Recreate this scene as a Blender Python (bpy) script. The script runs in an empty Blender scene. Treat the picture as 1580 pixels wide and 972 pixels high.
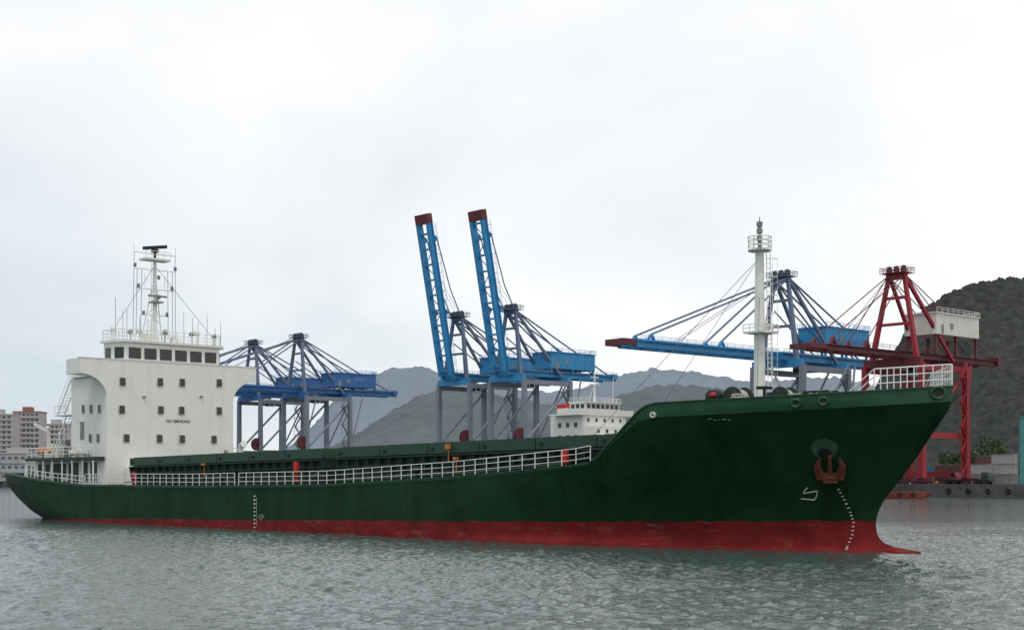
import bpy, bmesh, math, random
import numpy as np
from mathutils import Vector, Matrix
R = math.radians
random.seed(7); rng = np.random.default_rng(7)
scene = bpy.context.scene
col = scene.collection
V = Vector
F, CH, HY = 2194.0, 4.5, 738.0          # focal length in photo pixels, eye height, horizon row
TH = R(48.1)
ax, ay = math.cos(TH), -math.sin(TH)     # forward along the ship and the quay
sx, sy = math.sin(TH), math.cos(TH)      # to port / landward

class Frame:
    def __init__(s, ox, oy): s.ox, s.oy = ox, oy
    def proj(s, lx, ly, z):
        X = s.ox + lx*ax + ly*sx; Y = s.oy + lx*ay + ly*sy
        return 790 + F*X/Y, HY - F*(z-CH)/Y, Y
    def on_t(s, px, py, t):              # plane at distance t to starboard
        r = (px-790)/F; ly = -t
        lx = (r*(s.oy+ly*sy) - (s.ox+ly*sx))/(ax - r*ay)
        Y = s.oy + lx*ay + ly*sy
        return lx, CH + (HY-py)/F*Y
    def on_s(s, px, py, q):              # plane across the ship at station q
        r = (px-790)/F
        ly = (r*(s.oy+q*ay) - (s.ox+q*ax))/(sx - r*sy)
        Y = s.oy + q*ay + ly*sy
        return -ly, CH + (HY-py)/F*Y
def at(px, py, Y): return V(((px-790)/F*Y, Y, CH + (HY-py)/F*Y))

# ------------------------------------------------------------------ mesh builder
class MB:
    def __init__(s): s.v = []; s.f = []
    def add(s, vs, fs):
        n = len(s.v); s.v += [tuple(p) for p in vs]; s.f += [tuple(i+n for i in f) for f in fs]; return s
    def hexa(s, p): return s.add(p, [(0,1,2,3),(7,6,5,4),(0,4,5,1),(1,5,6,2),(2,6,7,3),(3,7,4,0)])
    def box(s, x0, y0, z0, x1, y1, z1):
        return s.hexa([(x0,y0,z0),(x0,y1,z0),(x1,y1,z0),(x1,y0,z0),(x0,y0,z1),(x0,y1,z1),(x1,y1,z1),(x1,y0,z1)])
    def bar(s, p, q, w, h, w2=None, h2=None):
        p = V(p); q = V(q); d = (q-p).normalized()
        up = V((0,0,1)) if abs(d.z) < .95 else V((0,1,0))
        sd = d.cross(up).normalized(); up = sd.cross(d)
        w2 = w2 or w; h2 = h2 or h
        c = lambda o, a, b: [o+sd*a+up*b, o-sd*a+up*b, o-sd*a-up*b, o+sd*a-up*b]
        return s.hexa(c(p, w/2, h/2) + c(q, w2/2, h2/2))
    def tube(s, p, q, r, r2=None, n=6):
        p = V(p); q = V(q); r2 = r if r2 is None else r2; d = (q-p).normalized()
        up = V((0,0,1)) if abs(d.z) < .95 else V((1,0,0))
        a = d.cross(up).normalized(); b = a.cross(d)
        vs = []
        for o, rr in ((p, r), (q, r2)):
            for k in range(n):
                t = 2*math.pi*k/n; vs.append(o + a*math.cos(t)*rr + b*math.sin(t)*rr)
        fs = [(k, (k+1) % n, n+(k+1) % n, n+k) for k in range(n)] + [tuple(range(n))[::-1], tuple(range(n, 2*n))]
        return s.add(vs, fs)
    def path(s, pts, r, n=6):
        for a, b in zip(pts, pts[1:]): s.tube(a, b, r, n=n)
        return s
    def prism(s, poly, d0, d1, axis):    # poly of 2D points extruded along axis 'x','y' or 'z'
        g = {'x': lambda p, d: (d, p[0], p[1]), 'y': lambda p, d: (p[0], d, p[1]), 'z': lambda p, d: (p[0], p[1], d)}[axis]
        n = len(poly)
        vs = [g(p, d0) for p in poly] + [g(p, d1) for p in poly]
        fs = [(k, (k+1) % n, n+(k+1) % n, n+k) for k in range(n)] + [tuple(range(n))[::-1], tuple(range(n, 2*n))]
        return s.add(vs, fs)
    def lathe(s, prof, c, axis='z', n=20):
        vs = []; m = len(prof)
        for k in range(n):
            t = 2*math.pi*k/n; ct, st = math.cos(t), math.sin(t)
            for r, h in prof:
                p = {'z': (r*ct, r*st, h), 'x': (h, r*ct, r*st), 'y': (r*ct, h, r*st)}[axis]
                vs.append((c[0]+p[0], c[1]+p[1], c[2]+p[2]))
        fs = []
        for k in range(n):
            k2 = (k+1) % n
            for j in range(m-1): fs.append((k*m+j, k2*m+j, k2*m+j+1, k*m+j+1))
        return s.add(vs, fs)
    def rail(s, pts, h=1.15, n=3, step=1.3, r=.03, rp=.035):
        pts = [V(p) for p in pts]
        for a, b in zip(pts, pts[1:]):
            for k in range(1, n+1):
                o = V((0,0,h*k/n)); s.tube(a+o, b+o, r if k < n else r*1.25, n=5)
            m = max(1, round((b-a).length/step))
            for k in range(m): s.tube(a.lerp(b, k/m), a.lerp(b, k/m)+V((0,0,h)), rp, n=5)
        s.tube(pts[-1], pts[-1]+V((0,0,h)), rp, n=5)
        return s
    def mesh(s, name, mat, smooth=False):
        me = bpy.data.meshes.new(name); me.from_pydata(s.v, [], s.f)
        bm = bmesh.new(); bm.from_mesh(me); bmesh.ops.recalc_face_normals(bm, faces=bm.faces); bm.to_mesh(me); bm.free()
        me.materials.append(mat)
        if smooth:
            for p in me.polygons: p.use_smooth = True
        return me
    def build(s, name, mat, parent=None, smooth=False):
        return link(name, s.mesh(name, mat, smooth), parent)
def link(name, me, parent=None, loc=None, rot=None):
    o = bpy.data.objects.new(name, me); col.objects.link(o); o.parent = parent
    if loc is not None: o.location = loc
    if rot is not None: o.rotation_euler = rot
    return o
def empty(name, loc, label, cat, group=None, rz=0):
    o = bpy.data.objects.new(name, None); col.objects.link(o); o.location = loc; o.rotation_euler = (0,0,rz)
    tag(o, label, cat, group); return o
def tag(o, label, cat, group=None):
    o['label'] = label; o['category'] = cat
    if group: o['group'] = group
    return o
def text_mesh(body, size, mat, off=0):
    cu = bpy.data.curves.new('txt', 'FONT'); cu.body = body; cu.size = size; cu.align_x = 'CENTER'; cu.align_y = 'CENTER'; cu.extrude = .01; cu.offset = off
    o = bpy.data.objects.new('txt', cu); col.objects.link(o)
    bpy.context.view_layer.update()
    me = bpy.data.meshes.new_from_object(o.evaluated_get(bpy.context.evaluated_depsgraph_get()))
    bpy.data.objects.remove(o); me.materials.clear(); me.materials.append(mat); return me
FACE_X = Matrix(((0,0,1,0),(1,0,0,0),(0,1,0,0),(0,0,0,1)))   # text facing +x, reading along +y

# ------------------------------------------------------------------ materials
def mat(name, c, rough=.55, var=.15, scale=.6, stretch=(1,1,1), stain=None, amt=.0, s_scale=(1,1,.12), metal=0, bump=0, bscale=8, spec=.4, scuff=None, c_scale=(.2,.2,.8), c_pos=(.58,.70), c_amt=.7):
    m = bpy.data.materials.new(name); m.use_nodes = True; nt = m.node_tree; N = nt.nodes; L = nt.links
    b = N['Principled BSDF']; b.inputs['Roughness'].default_value = rough; b.inputs['Metallic'].default_value = metal
    b.inputs['Specular IOR Level'].default_value = spec
    tc = N.new('ShaderNodeTexCoord')
    mp = N.new('ShaderNodeMapping'); mp.inputs['Scale'].default_value = stretch; L.new(tc.outputs['Object'], mp.inputs[0])
    n = N.new('ShaderNodeTexNoise'); n.inputs['Scale'].default_value = scale; n.inputs['Detail'].default_value = 6; n.inputs['Roughness'].default_value = .65
    L.new(mp.outputs[0], n.inputs['Vector'])
    rp = N.new('ShaderNodeValToRGB'); rp.color_ramp.elements[0].position = .3; rp.color_ramp.elements[1].position = .7
    rp.color_ramp.elements[0].color = [x*(1-var) for x in c]+[1]; rp.color_ramp.elements[1].color = [min(1, x*(1+var)) for x in c]+[1]
    L.new(n.outputs['Fac'], rp.inputs[0]); out = rp.outputs[0]
    def layer(out, colr, sc, p0, p1, am, loc):
        m2 = N.new('ShaderNodeMapping'); m2.inputs['Scale'].default_value = sc; m2.inputs['Location'].default_value = loc; L.new(tc.outputs['Object'], m2.inputs[0])
        n2 = N.new('ShaderNodeTexNoise'); n2.inputs['Scale'].default_value = 1.0; n2.inputs['Detail'].default_value = 8; n2.inputs['Roughness'].default_value = .7
        L.new(m2.outputs[0], n2.inputs['Vector'])
        r2 = N.new('ShaderNodeValToRGB'); r2.color_ramp.elements[0].position = p0; r2.color_ramp.elements[1].position = p1
        r2.color_ramp.elements[0].color = (0,0,0,1); r2.color_ramp.elements[1].color = (am,am,am,1)
        L.new(n2.outputs['Fac'], r2.inputs[0])
        mx = N.new('ShaderNodeMix'); mx.data_type = 'RGBA'; L.new(r2.outputs[0], mx.inputs['Factor']); L.new(out, mx.inputs['A']); mx.inputs['B'].default_value = (*colr, 1)
        return mx.outputs['Result']
    if stain: out = layer(out, stain, s_scale, .52, .72, amt, (0,0,0))
    if scuff: out = layer(out, scuff, c_scale, c_pos[0], c_pos[1], c_amt, (31,7,13))
    L.new(out, b.inputs['Base Color'])
    if bump:
        n3 = N.new('ShaderNodeTexNoise'); n3.inputs['Scale'].default_value = bscale; n3.inputs['Detail'].default_value = 5; L.new(tc.outputs['Object'], n3.inputs['Vector'])
        bp = N.new('ShaderNodeBump'); bp.inputs['Strength'].default_value = bump; bp.inputs['Distance'].default_value = .3
        L.new(n3.outputs['Fac'], bp.inputs['Height']); L.new(bp.outputs[0], b.inputs['Normal'])
    return m
M = {
 'green': mat('hull_green', (.0065,.036,.013), .62, .35, .35, stain=(.003,.012,.006), amt=.9, s_scale=(.5,.5,.09), bump=.12, bscale=.8, spec=.15, scuff=(.026,.054,.033), c_scale=(.6,.6,.06), c_pos=(.59,.74), c_amt=.5),
 'strake': mat('strake_green', (.015,.080,.034), .5, .2, .5, stain=(.01,.03,.02), amt=.5, s_scale=(.8,.8,.3)),
 'red': mat('boot_red', (.175,.013,.013), .7, .35, .6, stain=(.038,.010,.009), amt=.92, s_scale=(.25,.25,.75), bump=.15, bscale=1.2, spec=.15, scuff=(.25,.085,.065), c_scale=(.35,.35,1.5), c_pos=(.57,.66), c_amt=.55),
 'deck': mat('deck_green', (.03,.06,.045), .7, .3, .8),
 'coam': mat('coaming_green', (.008,.024,.014), .6, .3, .8, stain=(.05,.028,.016), amt=.4, s_scale=(.9,.9,.3)),
 'cover': mat('hatch_green', (.016,.056,.032), .55, .25, .5, stain=(.01,.02,.015), amt=.5, s_scale=(.5,.5,.5), scuff=(.06,.05,.03), c_scale=(.6,.6,.6), c_pos=(.62,.75), c_amt=.5),
 'white': mat('house_white', (.77,.765,.715), .5, .04, .5, stain=(.50,.43,.34), amt=.30, s_scale=(.9,.9,.10), scuff=(.40,.26,.16), c_scale=(1.6,1.6,.16), c_pos=(.66,.78), c_amt=.5),
 'rail': mat('rail_white', (.74,.74,.70), .5, .12, 2, stain=(.35,.22,.14), amt=.4, s_scale=(2,2,1)),
 'glass': mat('dark_glass', (.012,.016,.018), .12, .1, 1, spec=.6),
 'frame': mat('window_rim', (.45,.42,.34), .5, .2, 2),
 'black': mat('black_gear', (.012,.013,.013), .6, .3, 2),
 'gear': mat('winch_gear', (.02,.035,.027), .6, .4, 2, stain=(.10,.04,.025), amt=.6, s_scale=(2,2,2)),
 'rope': mat('rope', (.36,.35,.30), .9, .35, 6),
 'rust': mat('rust_anchor', (.120,.034,.018), .8, .4, 3),
 'fire': mat('fire_red', (.52,.02,.015), .5, .1, 2),
 'orange': mat('marker_orange', (.50,.17,.03), .5, .1, 2),
 'mark': mat('mark_white', (.60,.60,.56), .6, .25, 3),
 'faint': mat('faded_white', (.26,.30,.27), .6, .3, 3),
 'cmark': mat('crane_lettering', (.30,.38,.50), .6, .2, 2),
 'txt': mat('text_dark', (.14,.045,.04), .6, .15, 2),
 'grey': mat('ship_grey', (.22,.23,.22), .6, .2, 1),
 'canopy': mat('canopy_dark', (.03,.034,.036), .6, .2, 1),
 'hawse': mat('hawse_green', (.030,.088,.050), .7, .3, 1.5, stain=(.085,.035,.020), amt=.7, s_scale=(1.5,1.5,.4)),
 'cblue': mat('crane_blue', (.035,.26,.53), .5, .12, .2, stain=(.06,.12,.18), amt=.4, s_scale=(.4,.4,.4), scuff=(.02,.10,.24), c_scale=(.5,.5,.5), c_pos=(.5,.8)),
 'cblue2': mat('crane_deep_blue', (.035,.14,.37), .5, .12, .2, stain=(.05,.08,.14), amt=.5, s_scale=(.4,.4,.4)),
 'cgrey': mat('crane_grey', (.19,.22,.27), .6, .12, .2, stain=(.14,.13,.13), amt=.5, s_scale=(.5,.5,.12)),
 'cslate': mat('crane_slate', (.11,.155,.235), .6, .12, .2),
 'cred': mat('crane_red', (.28,.018,.028), .6, .15, .2, stain=(.14,.03,.03), amt=.4, s_scale=(.5,.5,.2)),
 'cmaroon': mat('crane_maroon', (.12,.024,.032), .6, .15, .3),
 'cwhite': mat('crane_white', (.66,.65,.60), .6, .1, .2, stain=(.4,.36,.3), amt=.4, s_scale=(.4,.4,.1)),
 'navy': mat('navy_hull', (.012,.016,.026), .55, .2, .3),
 'conc': mat('concrete', (.085,.083,.08), .85, .3, .25, stain=(.03,.03,.028), amt=.8, s_scale=(.25,.25,.12), bump=.2, bscale=1.5),
 'tarmac': mat('quay_ground', (.12,.12,.115), .9, .25, .05),
 'rubber': mat('rubber', (.015,.015,.015), .9, .2, 2),
 'teal': mat('post_teal', (.05,.20,.19), .6, .15, .4, stain=(.10,.07,.05), amt=.4, s_scale=(.6,.6,.2)),
 'leaf': mat('leaf', (.05,.085,.035), .7, .5, .8),
 'bark': mat('bark', (.10,.08,.06), .9, .3, 2),
}
def container_mat(n, c): return mat(n, c, .6, .12, .5, stain=(c[0]*.5+.04, c[1]*.5+.02, c[2]*.5+.01), amt=.6, s_scale=(.8,.8,.25))

# ------------------------------------------------------------------ world, sun, camera
SUN = V((-.05, -.38, .95)).normalized()
w = bpy.data.worlds.new('World'); scene.world = w; w.use_nodes = True
nt = w.node_tree; N = nt.nodes; L = nt.links; N.clear()
sky = N.new('ShaderNodeTexSky'); sky.sky_type = 'NISHITA'; sky.sun_disc = False
sky.sun_elevation = math.asin(SUN.z); sky.sun_rotation = math.atan2(SUN.x, SUN.y)
b1 = N.new('ShaderNodeBackground'); b1.inputs['Strength'].default_value = .1; L.new(sky.outputs[0], b1.inputs['Color'])
tc = N.new('ShaderNodeTexCoord')
mp = N.new('ShaderNodeMapping'); mp.inputs['Scale'].default_value = (1.0, 1.0, 2.0); mp.inputs['Location'].default_value = (.35, .1, .2); L.new(tc.outputs['Generated'], mp.inputs[0])
n1 = N.new('ShaderNodeTexNoise'); n1.inputs['Scale'].default_value = 2.3; n1.inputs['Detail'].default_value = 6; n1.inputs['Roughness'].default_value = .47; n1.inputs['Distortion'].default_value = .35
L.new(mp.outputs[0], n1.inputs['Vector'])
sp = N.new('ShaderNodeSeparateXYZ'); L.new(tc.outputs['Generated'], sp.inputs[0])
ma = N.new('ShaderNodeMath'); ma.operation = 'MULTIPLY_ADD'; L.new(sp.outputs['X'], ma.inputs[0]); ma.inputs[1].default_value = .45; L.new(n1.outputs['Fac'], ma.inputs[2])
mz = N.new('ShaderNodeMath'); mz.operation = 'MULTIPLY_ADD'; L.new(sp.outputs['Z'], mz.inputs[0]); mz.inputs[1].default_value = .22; L.new(ma.outputs[0], mz.inputs[2])
rp = N.new('ShaderNodeValToRGB'); e = rp.color_ramp.elements
e[0].position = .26; e[0].color = (.64,.72,.78,1); e[1].position = .62; e[1].color = (1.0,1.0,1.0,1)
k = e.new(.44); k.color = (.855,.89,.915,1)
L.new(mz.outputs[0], rp.inputs[0])
b2 = N.new('ShaderNodeBackground'); b2.inputs['Strength'].default_value = 1.07; L.new(rp.outputs[0], b2.inputs['Color'])
ms = N.new('ShaderNodeMixShader'); ms.inputs[0].default_value = .92; L.new(b1.outputs[0], ms.inputs[1]); L.new(b2.outputs[0], ms.inputs[2])
wo = N.new('ShaderNodeOutputWorld'); L.new(ms.outputs[0], wo.inputs[0])
sd = bpy.data.lights.new('sun', 'SUN'); sd.energy = 1.1; sd.angle = R(15); sd.color = (1,.97,.92)
so = bpy.data.objects.new('sun', sd); col.objects.link(so); so.rotation_euler = SUN.to_track_quat('Z', 'Y').to_euler()
cam = bpy.data.cameras.new('camera'); co = bpy.data.objects.new('camera', cam); col.objects.link(co)
co.location = (0,0,CH); co.rotation_euler = (R(90),0,0); cam.sensor_width = 36; cam.lens = 36*F/1580; cam.shift_y = (HY-486)/1580
cam.clip_start = .5; cam.clip_end = 20000; scene.camera = co
scene.view_settings.view_transform = 'Standard'; scene.view_settings.look = 'None'; scene.view_settings.exposure = 0

# ------------------------------------------------------------------ water
def geo(a, b, n): return a*np.power(b/a, np.linspace(0, 1, n))
X = np.concatenate([-geo(62, 6000, 26)[::-1], np.linspace(-61.5, 61.5, 940), geo(62, 6000, 26)])
Yv = np.concatenate([-geo(5, 400, 8)[::-1], np.linspace(0, 31, 8), np.linspace(31.5, 150, 820), geo(150.5, 9000, 60)])
gx, gy = np.meshgrid(X, Yv)
gz = np.zeros_like(gx)
for i in range(60):
    lam = .44*math.exp(rng.random()**1.6*math.log(5.0)); th = R(215) + rng.normal()*.9; am = .0082*lam*(.6+.8*rng.random()); kk = 2*math.pi/lam
    gz += am*np.sin(kk*(gx*math.cos(th)+gy*math.sin(th)) + rng.random()*6.283 + .8*np.sin(gx*.27+gy*.19+i)+.7*np.sin(gx*.51-gy*.37+2*i))
fade = np.clip((61.5-np.abs(gx))/6, 0, 1)*np.clip((gy-31)/4, 0, 1)*np.clip((150-gy)/40, 0, 1)
patch = .85+.35*np.sin(gx*.07+1.3)*np.sin(gy*.11+gx*.03)+.2*np.sin(gx*.19-gy*.07)*np.sin(gy*.23+.5)
gz *= fade*patch
ny, nx = gx.shape
me = bpy.data.meshes.new('water')
idx = np.arange(nx*ny).reshape(ny, nx)
q = np.stack([idx[:-1,:-1], idx[:-1,1:], idx[1:,1:], idx[1:,:-1]], -1).reshape(-1, 4)
me.vertices.add(nx*ny); me.vertices.foreach_set('co', np.stack([gx, gy, gz], -1).astype(np.float32).ravel())
me.loops.add(q.size); me.loops.foreach_set('vertex_index', q.astype(np.int32).ravel())
me.polygons.add(len(q)); me.polygons.foreach_set('loop_start', (np.arange(len(q))*4).astype(np.int32)); me.polygons.foreach_set('loop_total', np.full(len(q), 4, np.int32))
me.polygons.foreach_set('use_smooth', np.ones(len(q), bool)); me.update()
wm = bpy.data.materials.new('sea_water'); wm.use_nodes = True; nt = wm.node_tree; N = nt.nodes; L = nt.links
b = N['Principled BSDF']; b.inputs['Base Color'].default_value = (.044,.074,.066,1); b.inputs['Roughness'].default_value = .04; b.inputs['IOR'].default_value = 1.33
tc = N.new('ShaderNodeTexCoord'); last = None
for sc, di, str_ in ((2.2, .11, .65), (6.5, .05, .9), (.16, .5, .15)):
    mp = N.new('ShaderNodeMapping'); mp.inputs['Rotation'].default_value = (0,0,.4); L.new(tc.outputs['Object'], mp.inputs[0])
    n = N.new('ShaderNodeTexNoise'); n.inputs['Scale'].default_value = sc; n.inputs['Detail'].default_value = 4; n.inputs['Distortion'].default_value = .6; L.new(mp.outputs[0], n.inputs['Vector'])
    bp = N.new('ShaderNodeBump'); bp.inputs['Strength'].default_value = str_; bp.inputs['Distance'].default_value = di
    L.new(n.outputs['Fac'], bp.inputs['Height'])
    if last: L.new(last.outputs[0], bp.inputs['Normal'])
    last = bp
L.new(last.outputs[0], b.inputs['Normal'])
me.materials.append(wm); o = link('water', me); o['kind'] = 'structure'

# ------------------------------------------------------------------ THE SHIP
SH = Frame(22.5-112*ax, 87.4-112*ay)
ship = empty('cargo_ship', (SH.ox, SH.oy, 0), 'long green cargo ship with red waterline and white bridge house, in the foreground', 'ship', rz=-TH)
HB = 9.0
stem = sorted([SH.on_t(px, py, 0)[::-1] for px, py in ((1470,596),(1469,622),(1455,645),(1437,671),(1415,705),(1390,738),(1366,768),(1354,790),(1351,808),(1353,824),(1361,836),(1376,843),(1398,847),(1420,850))])
stz = np.array([-3, -1.0]+[p[0] for p in stem]); sts = np.array([stem[0][1]-1, stem[0][1]+.3]+[p[1] for p in stem])
stern = sorted([SH.on_t(px, py, 6.8)[::-1] for px, py in ((15,733),(18,748),(30,768),(46,787),(62,799))])
snz = np.array([-3]+[p[0] for p in stern]); sns = np.array([stern[0][1]+5]+[p[1] for p in stern])
smax = lambda z: np.interp(z, stz, sts)
smin = lambda z: np.interp(z, snz, sns)
def hb(u, z):
    u = np.asarray(u, float); zk = 8.4+.65*np.clip((u-.85)/.15, 0, 1)
    fz = np.clip(z/zk, 0, 1)
    u0 = .70+.11*fz; p = 1.75+.95*fz
    bow = 1-np.clip((u-u0)/(1-u0), 0, 1)**p
    ha = .72+.10*np.clip(z/4, 0, 1); ua = .15
    aft = ha+(1-ha)*(1-np.clip(1-u/ua, 0, 1)**2.3)
    return HB*bow*aft
edge = [(10,730),(16,731),(60,740),(125,748),(300,750),(500,748),(700,736),(880,719),(908,715),(922,706),(934,692),(985,635),(996,627),(1012,622),(1250,609),(1470,596),(1500,594)]
ex = [p[0] for p in edge]; ey = [p[1] for p in edge]
U = np.concatenate([np.linspace(0,.2,40)[:-1], np.linspace(.2,.76,60)[:-1], np.linspace(.76,1,190)])
ZT = np.full_like(U, 5.0)
for it in range(140):
    s = smin(ZT)+U*(smax(ZT)-smin(ZT)); px, py, Y = SH.proj(s, -hb(U, ZT), ZT)
    ZT = .82*ZT + .18*(CH+(HY-np.interp(px, ex, ey))/F*Y)
ST = smin(ZT)+U*(smax(ZT)-smin(ZT)); TT = hb(U, ZT)
pxs = SH.proj(ST, -TT, ZT)[0]
s_px = lambda px: float(np.interp(px, pxs, ST))
top_z = lambda s: float(np.interp(s, ST, ZT)); top_t = lambda s: float(np.interp(s, ST, TT))
zred = lambda s: .02+.0160*np.clip(s, 0, 200)
fc = np.clip((ST-96.5)/4.5, 0, 1)
ZK = ZT-(.14+.74*fc*fc*(3-2*fc))
def hb_at(s, z):
    return float(hb(np.clip((s-smin(z))/(smax(z)-smin(z)), 0, 1), z))
def rows(za, zb, n, pw=1):
    out = []
    for j in range(n+1):
        z = za+(zb-za)*(j/n)**pw; s = smin(z)+U*(smax(z)-smin(z)); out.append((s, hb(U, z), z))
    return out
def skin(name, rws, m):
    mb = MB(); nU = len(U)
    for sg in (-1, 1):
        vs = [(r[0][i], sg*max(r[1][i], .02), r[2][i]) for r in rws for i in range(nU)]
        mb.add(vs, [(j*nU+i, j*nU+i+1, (j+1)*nU+i+1, (j+1)*nU+i) for j in range(len(rws)-1) for i in range(nU-1)])
    vs = []
    for r in rws: vs += [(r[0][0], -r[1][0], r[2][0]), (r[0][0], r[1][0], r[2][0])]
    mb.add(vs, [(2*j, 2*j+1, 2*j+3, 2*j+2) for j in range(len(rws)-1)])
    me = bpy.data.meshes.new(name); me.from_pydata(mb.v, [], mb.f)
    bm = bmesh.new(); bm.from_mesh(me); bmesh.ops.remove_doubles(bm, verts=bm.verts, dist=.003); bmesh.ops.recalc_face_normals(bm, faces=bm.faces); bm.to_mesh(me); bm.free()
    me.materials.append(m)
    for p in me.polygons: p.use_smooth = True
    return link(name, me, ship)
s0 = -3+U*121
ZR = np.minimum(zred(s0)+.035*np.sin(s0*1.9+np.sin(s0*.7)*2)+.025*np.sin(s0*4.3), ZK-.3)
skin('lower_hull', rows(np.full_like(U, -1.2), ZR, 14), M['red'])
skin('hull', rows(ZR, ZK, 16), M['green'])
skin('bulwark', rows(ZK, ZT, 2), M['strake'])
mb = MB()
for i in range(0, len(U)-1):
    for sg in (-1, 1):
        mb.bar((ST[i], sg*TT[i], ZT[i]+.03), (ST[i+1], sg*TT[i+1]+1e-4, ZT[i+1]+.03), .22, .07)
mb.build('cap_rail', M['strake'], ship)
bx = SH.on_t(1421, 850, 0)[0]
prof = [(0, 0), (.30, -.08), (.62, -.5), (.86, -1.2), (1.0, -2.4), (1.05, -4), (1.0, -6), (0, -6.2)]
MB().lathe(prof, (bx, 0, -.62), 'x', 28).build('bulbous_bow', M['red'], ship, True)
def deck(name, sel, zf, inset=.05):
    mb = MB(); ii = [i for i in range(len(U)) if sel(ST[i])]
    vs = []
    for i in ii:
        z = zf(ST[i], ZT[i]); t = max(hb_at(ST[i], z)-inset, .02); vs += [(ST[i], -t, z), (ST[i], t, z)]
    mb.add(vs, [(2*j, 2*j+1, 2*j+3, 2*j+2) for j in range(len(ii)-1)])
    return mb.build(name, M['deck'], ship)
SRE = s_px(909)                            # where the side rail stops at the foot of the forecastle step
zmd = top_z(SRE)
deck('main_deck', lambda s: 3 < s < 101.5, lambda s, z: min(z, zmd)-.03)
deck('poop_floor', lambda s: s <= 3.2, lambda s, z: min(z-.4, 3.9))
deck('forecastle_deck', lambda s: s >= 101.3, lambda s, z: z-1.0)
zb = np.linspace(5.2, top_z(101.3)-1.02, 8)
MB().prism([(-hb_at(101.3, z)+.08, z) for z in zb]+[(hb_at(101.3, z)-.08, z) for z in zb[::-1]], 101.2, 101.4, 'x').build('forecastle_bulkhead', M['white'], ship)
FZ = top_z(108)-1.0

def hull_hit(px, py):
    for t in np.linspace(9.6, 0, 961):
        lx, z = SH.on_t(px, py, t); u = (lx-smin(z))/(smax(z)-smin(z))
        if u <= 1 and hb(u, z) >= t: return V((lx, -t, z))
    lx, z = SH.on_t(px, py, 0); return V((lx, 0, z))
def hull_n(p):
    e = .15; ds = (hb_at(p.x+e, p.z)-hb_at(p.x-e, p.z))/(2*e); dz = (hb_at(p.x, p.z+e)-hb_at(p.x, p.z-e))/(2*e)
    return V((-ds, -1, -dz)).normalized()
def on_hull(px, py, off=.03):
    p = hull_hit(px, py); return p+hull_n(p)*off
def stroke(name, pts, r, m):
    q = []
    for (a, b), (c, d) in zip(pts, pts[1:]):
        n = max(1, int(math.hypot(c-a, d-b)/4))
        q += [on_hull(a+(c-a)*i/n, b+(d-b)*i/n, .012) for i in range(n)]
    q.append(on_hull(*pts[-1], .012))
    return MB().path(q, r, 6).build(name, m, ship)
stroke('bulb_symbol', [(1246,752),(1241,757),(1240,761),(1261,757),(1260,766),(1256,771),(1236,769)], .038, M['mark'])
stroke('load_line', [(396,767),(396,812)], .035, M['faint'])
mb = MB()
for k in range(9):
    p = on_hull(393, 765+k*6.0, .01); mb.box(p.x-.13, p.y-.02, p.z-.06, p.x+.13, p.y+.03, p.z+.06)
mb.build('draft_mark', M['mark'], ship)
q = [on_hull(403+3.4*math.cos(a), 797+3.6*math.sin(a), .01) for a in np.linspace(0, 2*math.pi, 17)]
MB().path(q, .03).path([on_hull(398,797,.01), on_hull(408,797,.01)], .03).build('plimsoll_mark', M['faint'], ship)
mb = MB(); dm = [(1294,755),(1303,771),(1312,790),(1317,806),(1315,825),(1308,842),(1305,850)]
for (a, b_), (c, d) in zip(dm, dm[1:]):
    for k in range(3):
        x, y = a+(c-a)*k/3, b_+(d-b_)*k/3
        mb.tube(on_hull(x-2.0, y, .005), on_hull(x+2.0, y-.6, .005), .04, n=5)
mb.build('draft_mark', M['mark'], ship)
mb = MB()
for seg in ([(1092,648),(1093,646),(1098,646)], [(1101,648),(1106,648)], [(1109,646),(1110,648)], [(1114,648),(1115,646),(1119,648),(1120,646)], [(1123,648),(1127,647)]):
    mb.path([on_hull(x, y, .006) for x, y in seg], .022, 5)
mb.build('worn_name', M['faint'], ship)
def fairlead(px, py, r, m):
    p = hull_hit(px, py); n = hull_n(p); a = n.cross(V((0,0,1))).normalized(); c = n.cross(a)
    mb = MB(); ring = [p+n*.04+(a*math.cos(t)*1.25+c*math.sin(t))*r for t in np.linspace(0, 2*math.pi, 17)]
    mb.path(ring, .09, 6); f = mb.build('fairlead', m, ship)
    vs = [p+n*.03+(a*math.cos(t)*1.25+c*math.sin(t))*r for t in np.linspace(0, 2*math.pi, 17)[:-1]]
    MB().add(vs, [tuple(range(16))]).build('opening', M['black'], f)
for px, py, r, m in ((1228,622,.22,'strake'),(1270,619,.22,'strake'),(1447,606,.33,'strake'),(1008,640,.13,'mark')): fairlead(px, py, r, M[m])
# hawse recess and anchor
p = hull_hit(1272, 690); n = hull_n(p); a = n.cross(V((0,0,1))).normalized(); c = a.cross(n)
if a.dot(V((1,0,0))) < 0: a = -a
if c.z < 0: c = -c
rim = [(math.cos(t)*.80, math.sin(t)*(.62 if math.sin(t) > 0 else .80)) for t in np.linspace(0, 2*math.pi, 29)[:-1]]
vs = [p+n*.05+a*x+c*y for x, y in rim]
hw = MB().add(vs+[p+n*.02], [(i, (i+1) % 28, 28) for i in range(28)]).build('hawse_pocket', M['hawse'], ship, True)
vs = [p+n*.07+a*x*.5+c*(y*.5-.35) for x, y in rim]
MB().add(vs, [tuple(range(28))]).build('opening', M['black'], hw)
p2 = hull_hit(1281, 723); P = lambda x, z, d=.25: p2+a*x*.86+c*z+n*d
mb = MB(); mb.bar(P(0,-.55), P(0,1.05), .3, .26, .2, .18); mb.bar(P(-.85,-.35), P(.85,-.35), .3, .4)
anchor = mb.build('anchor', M['rust'], ship)
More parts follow.
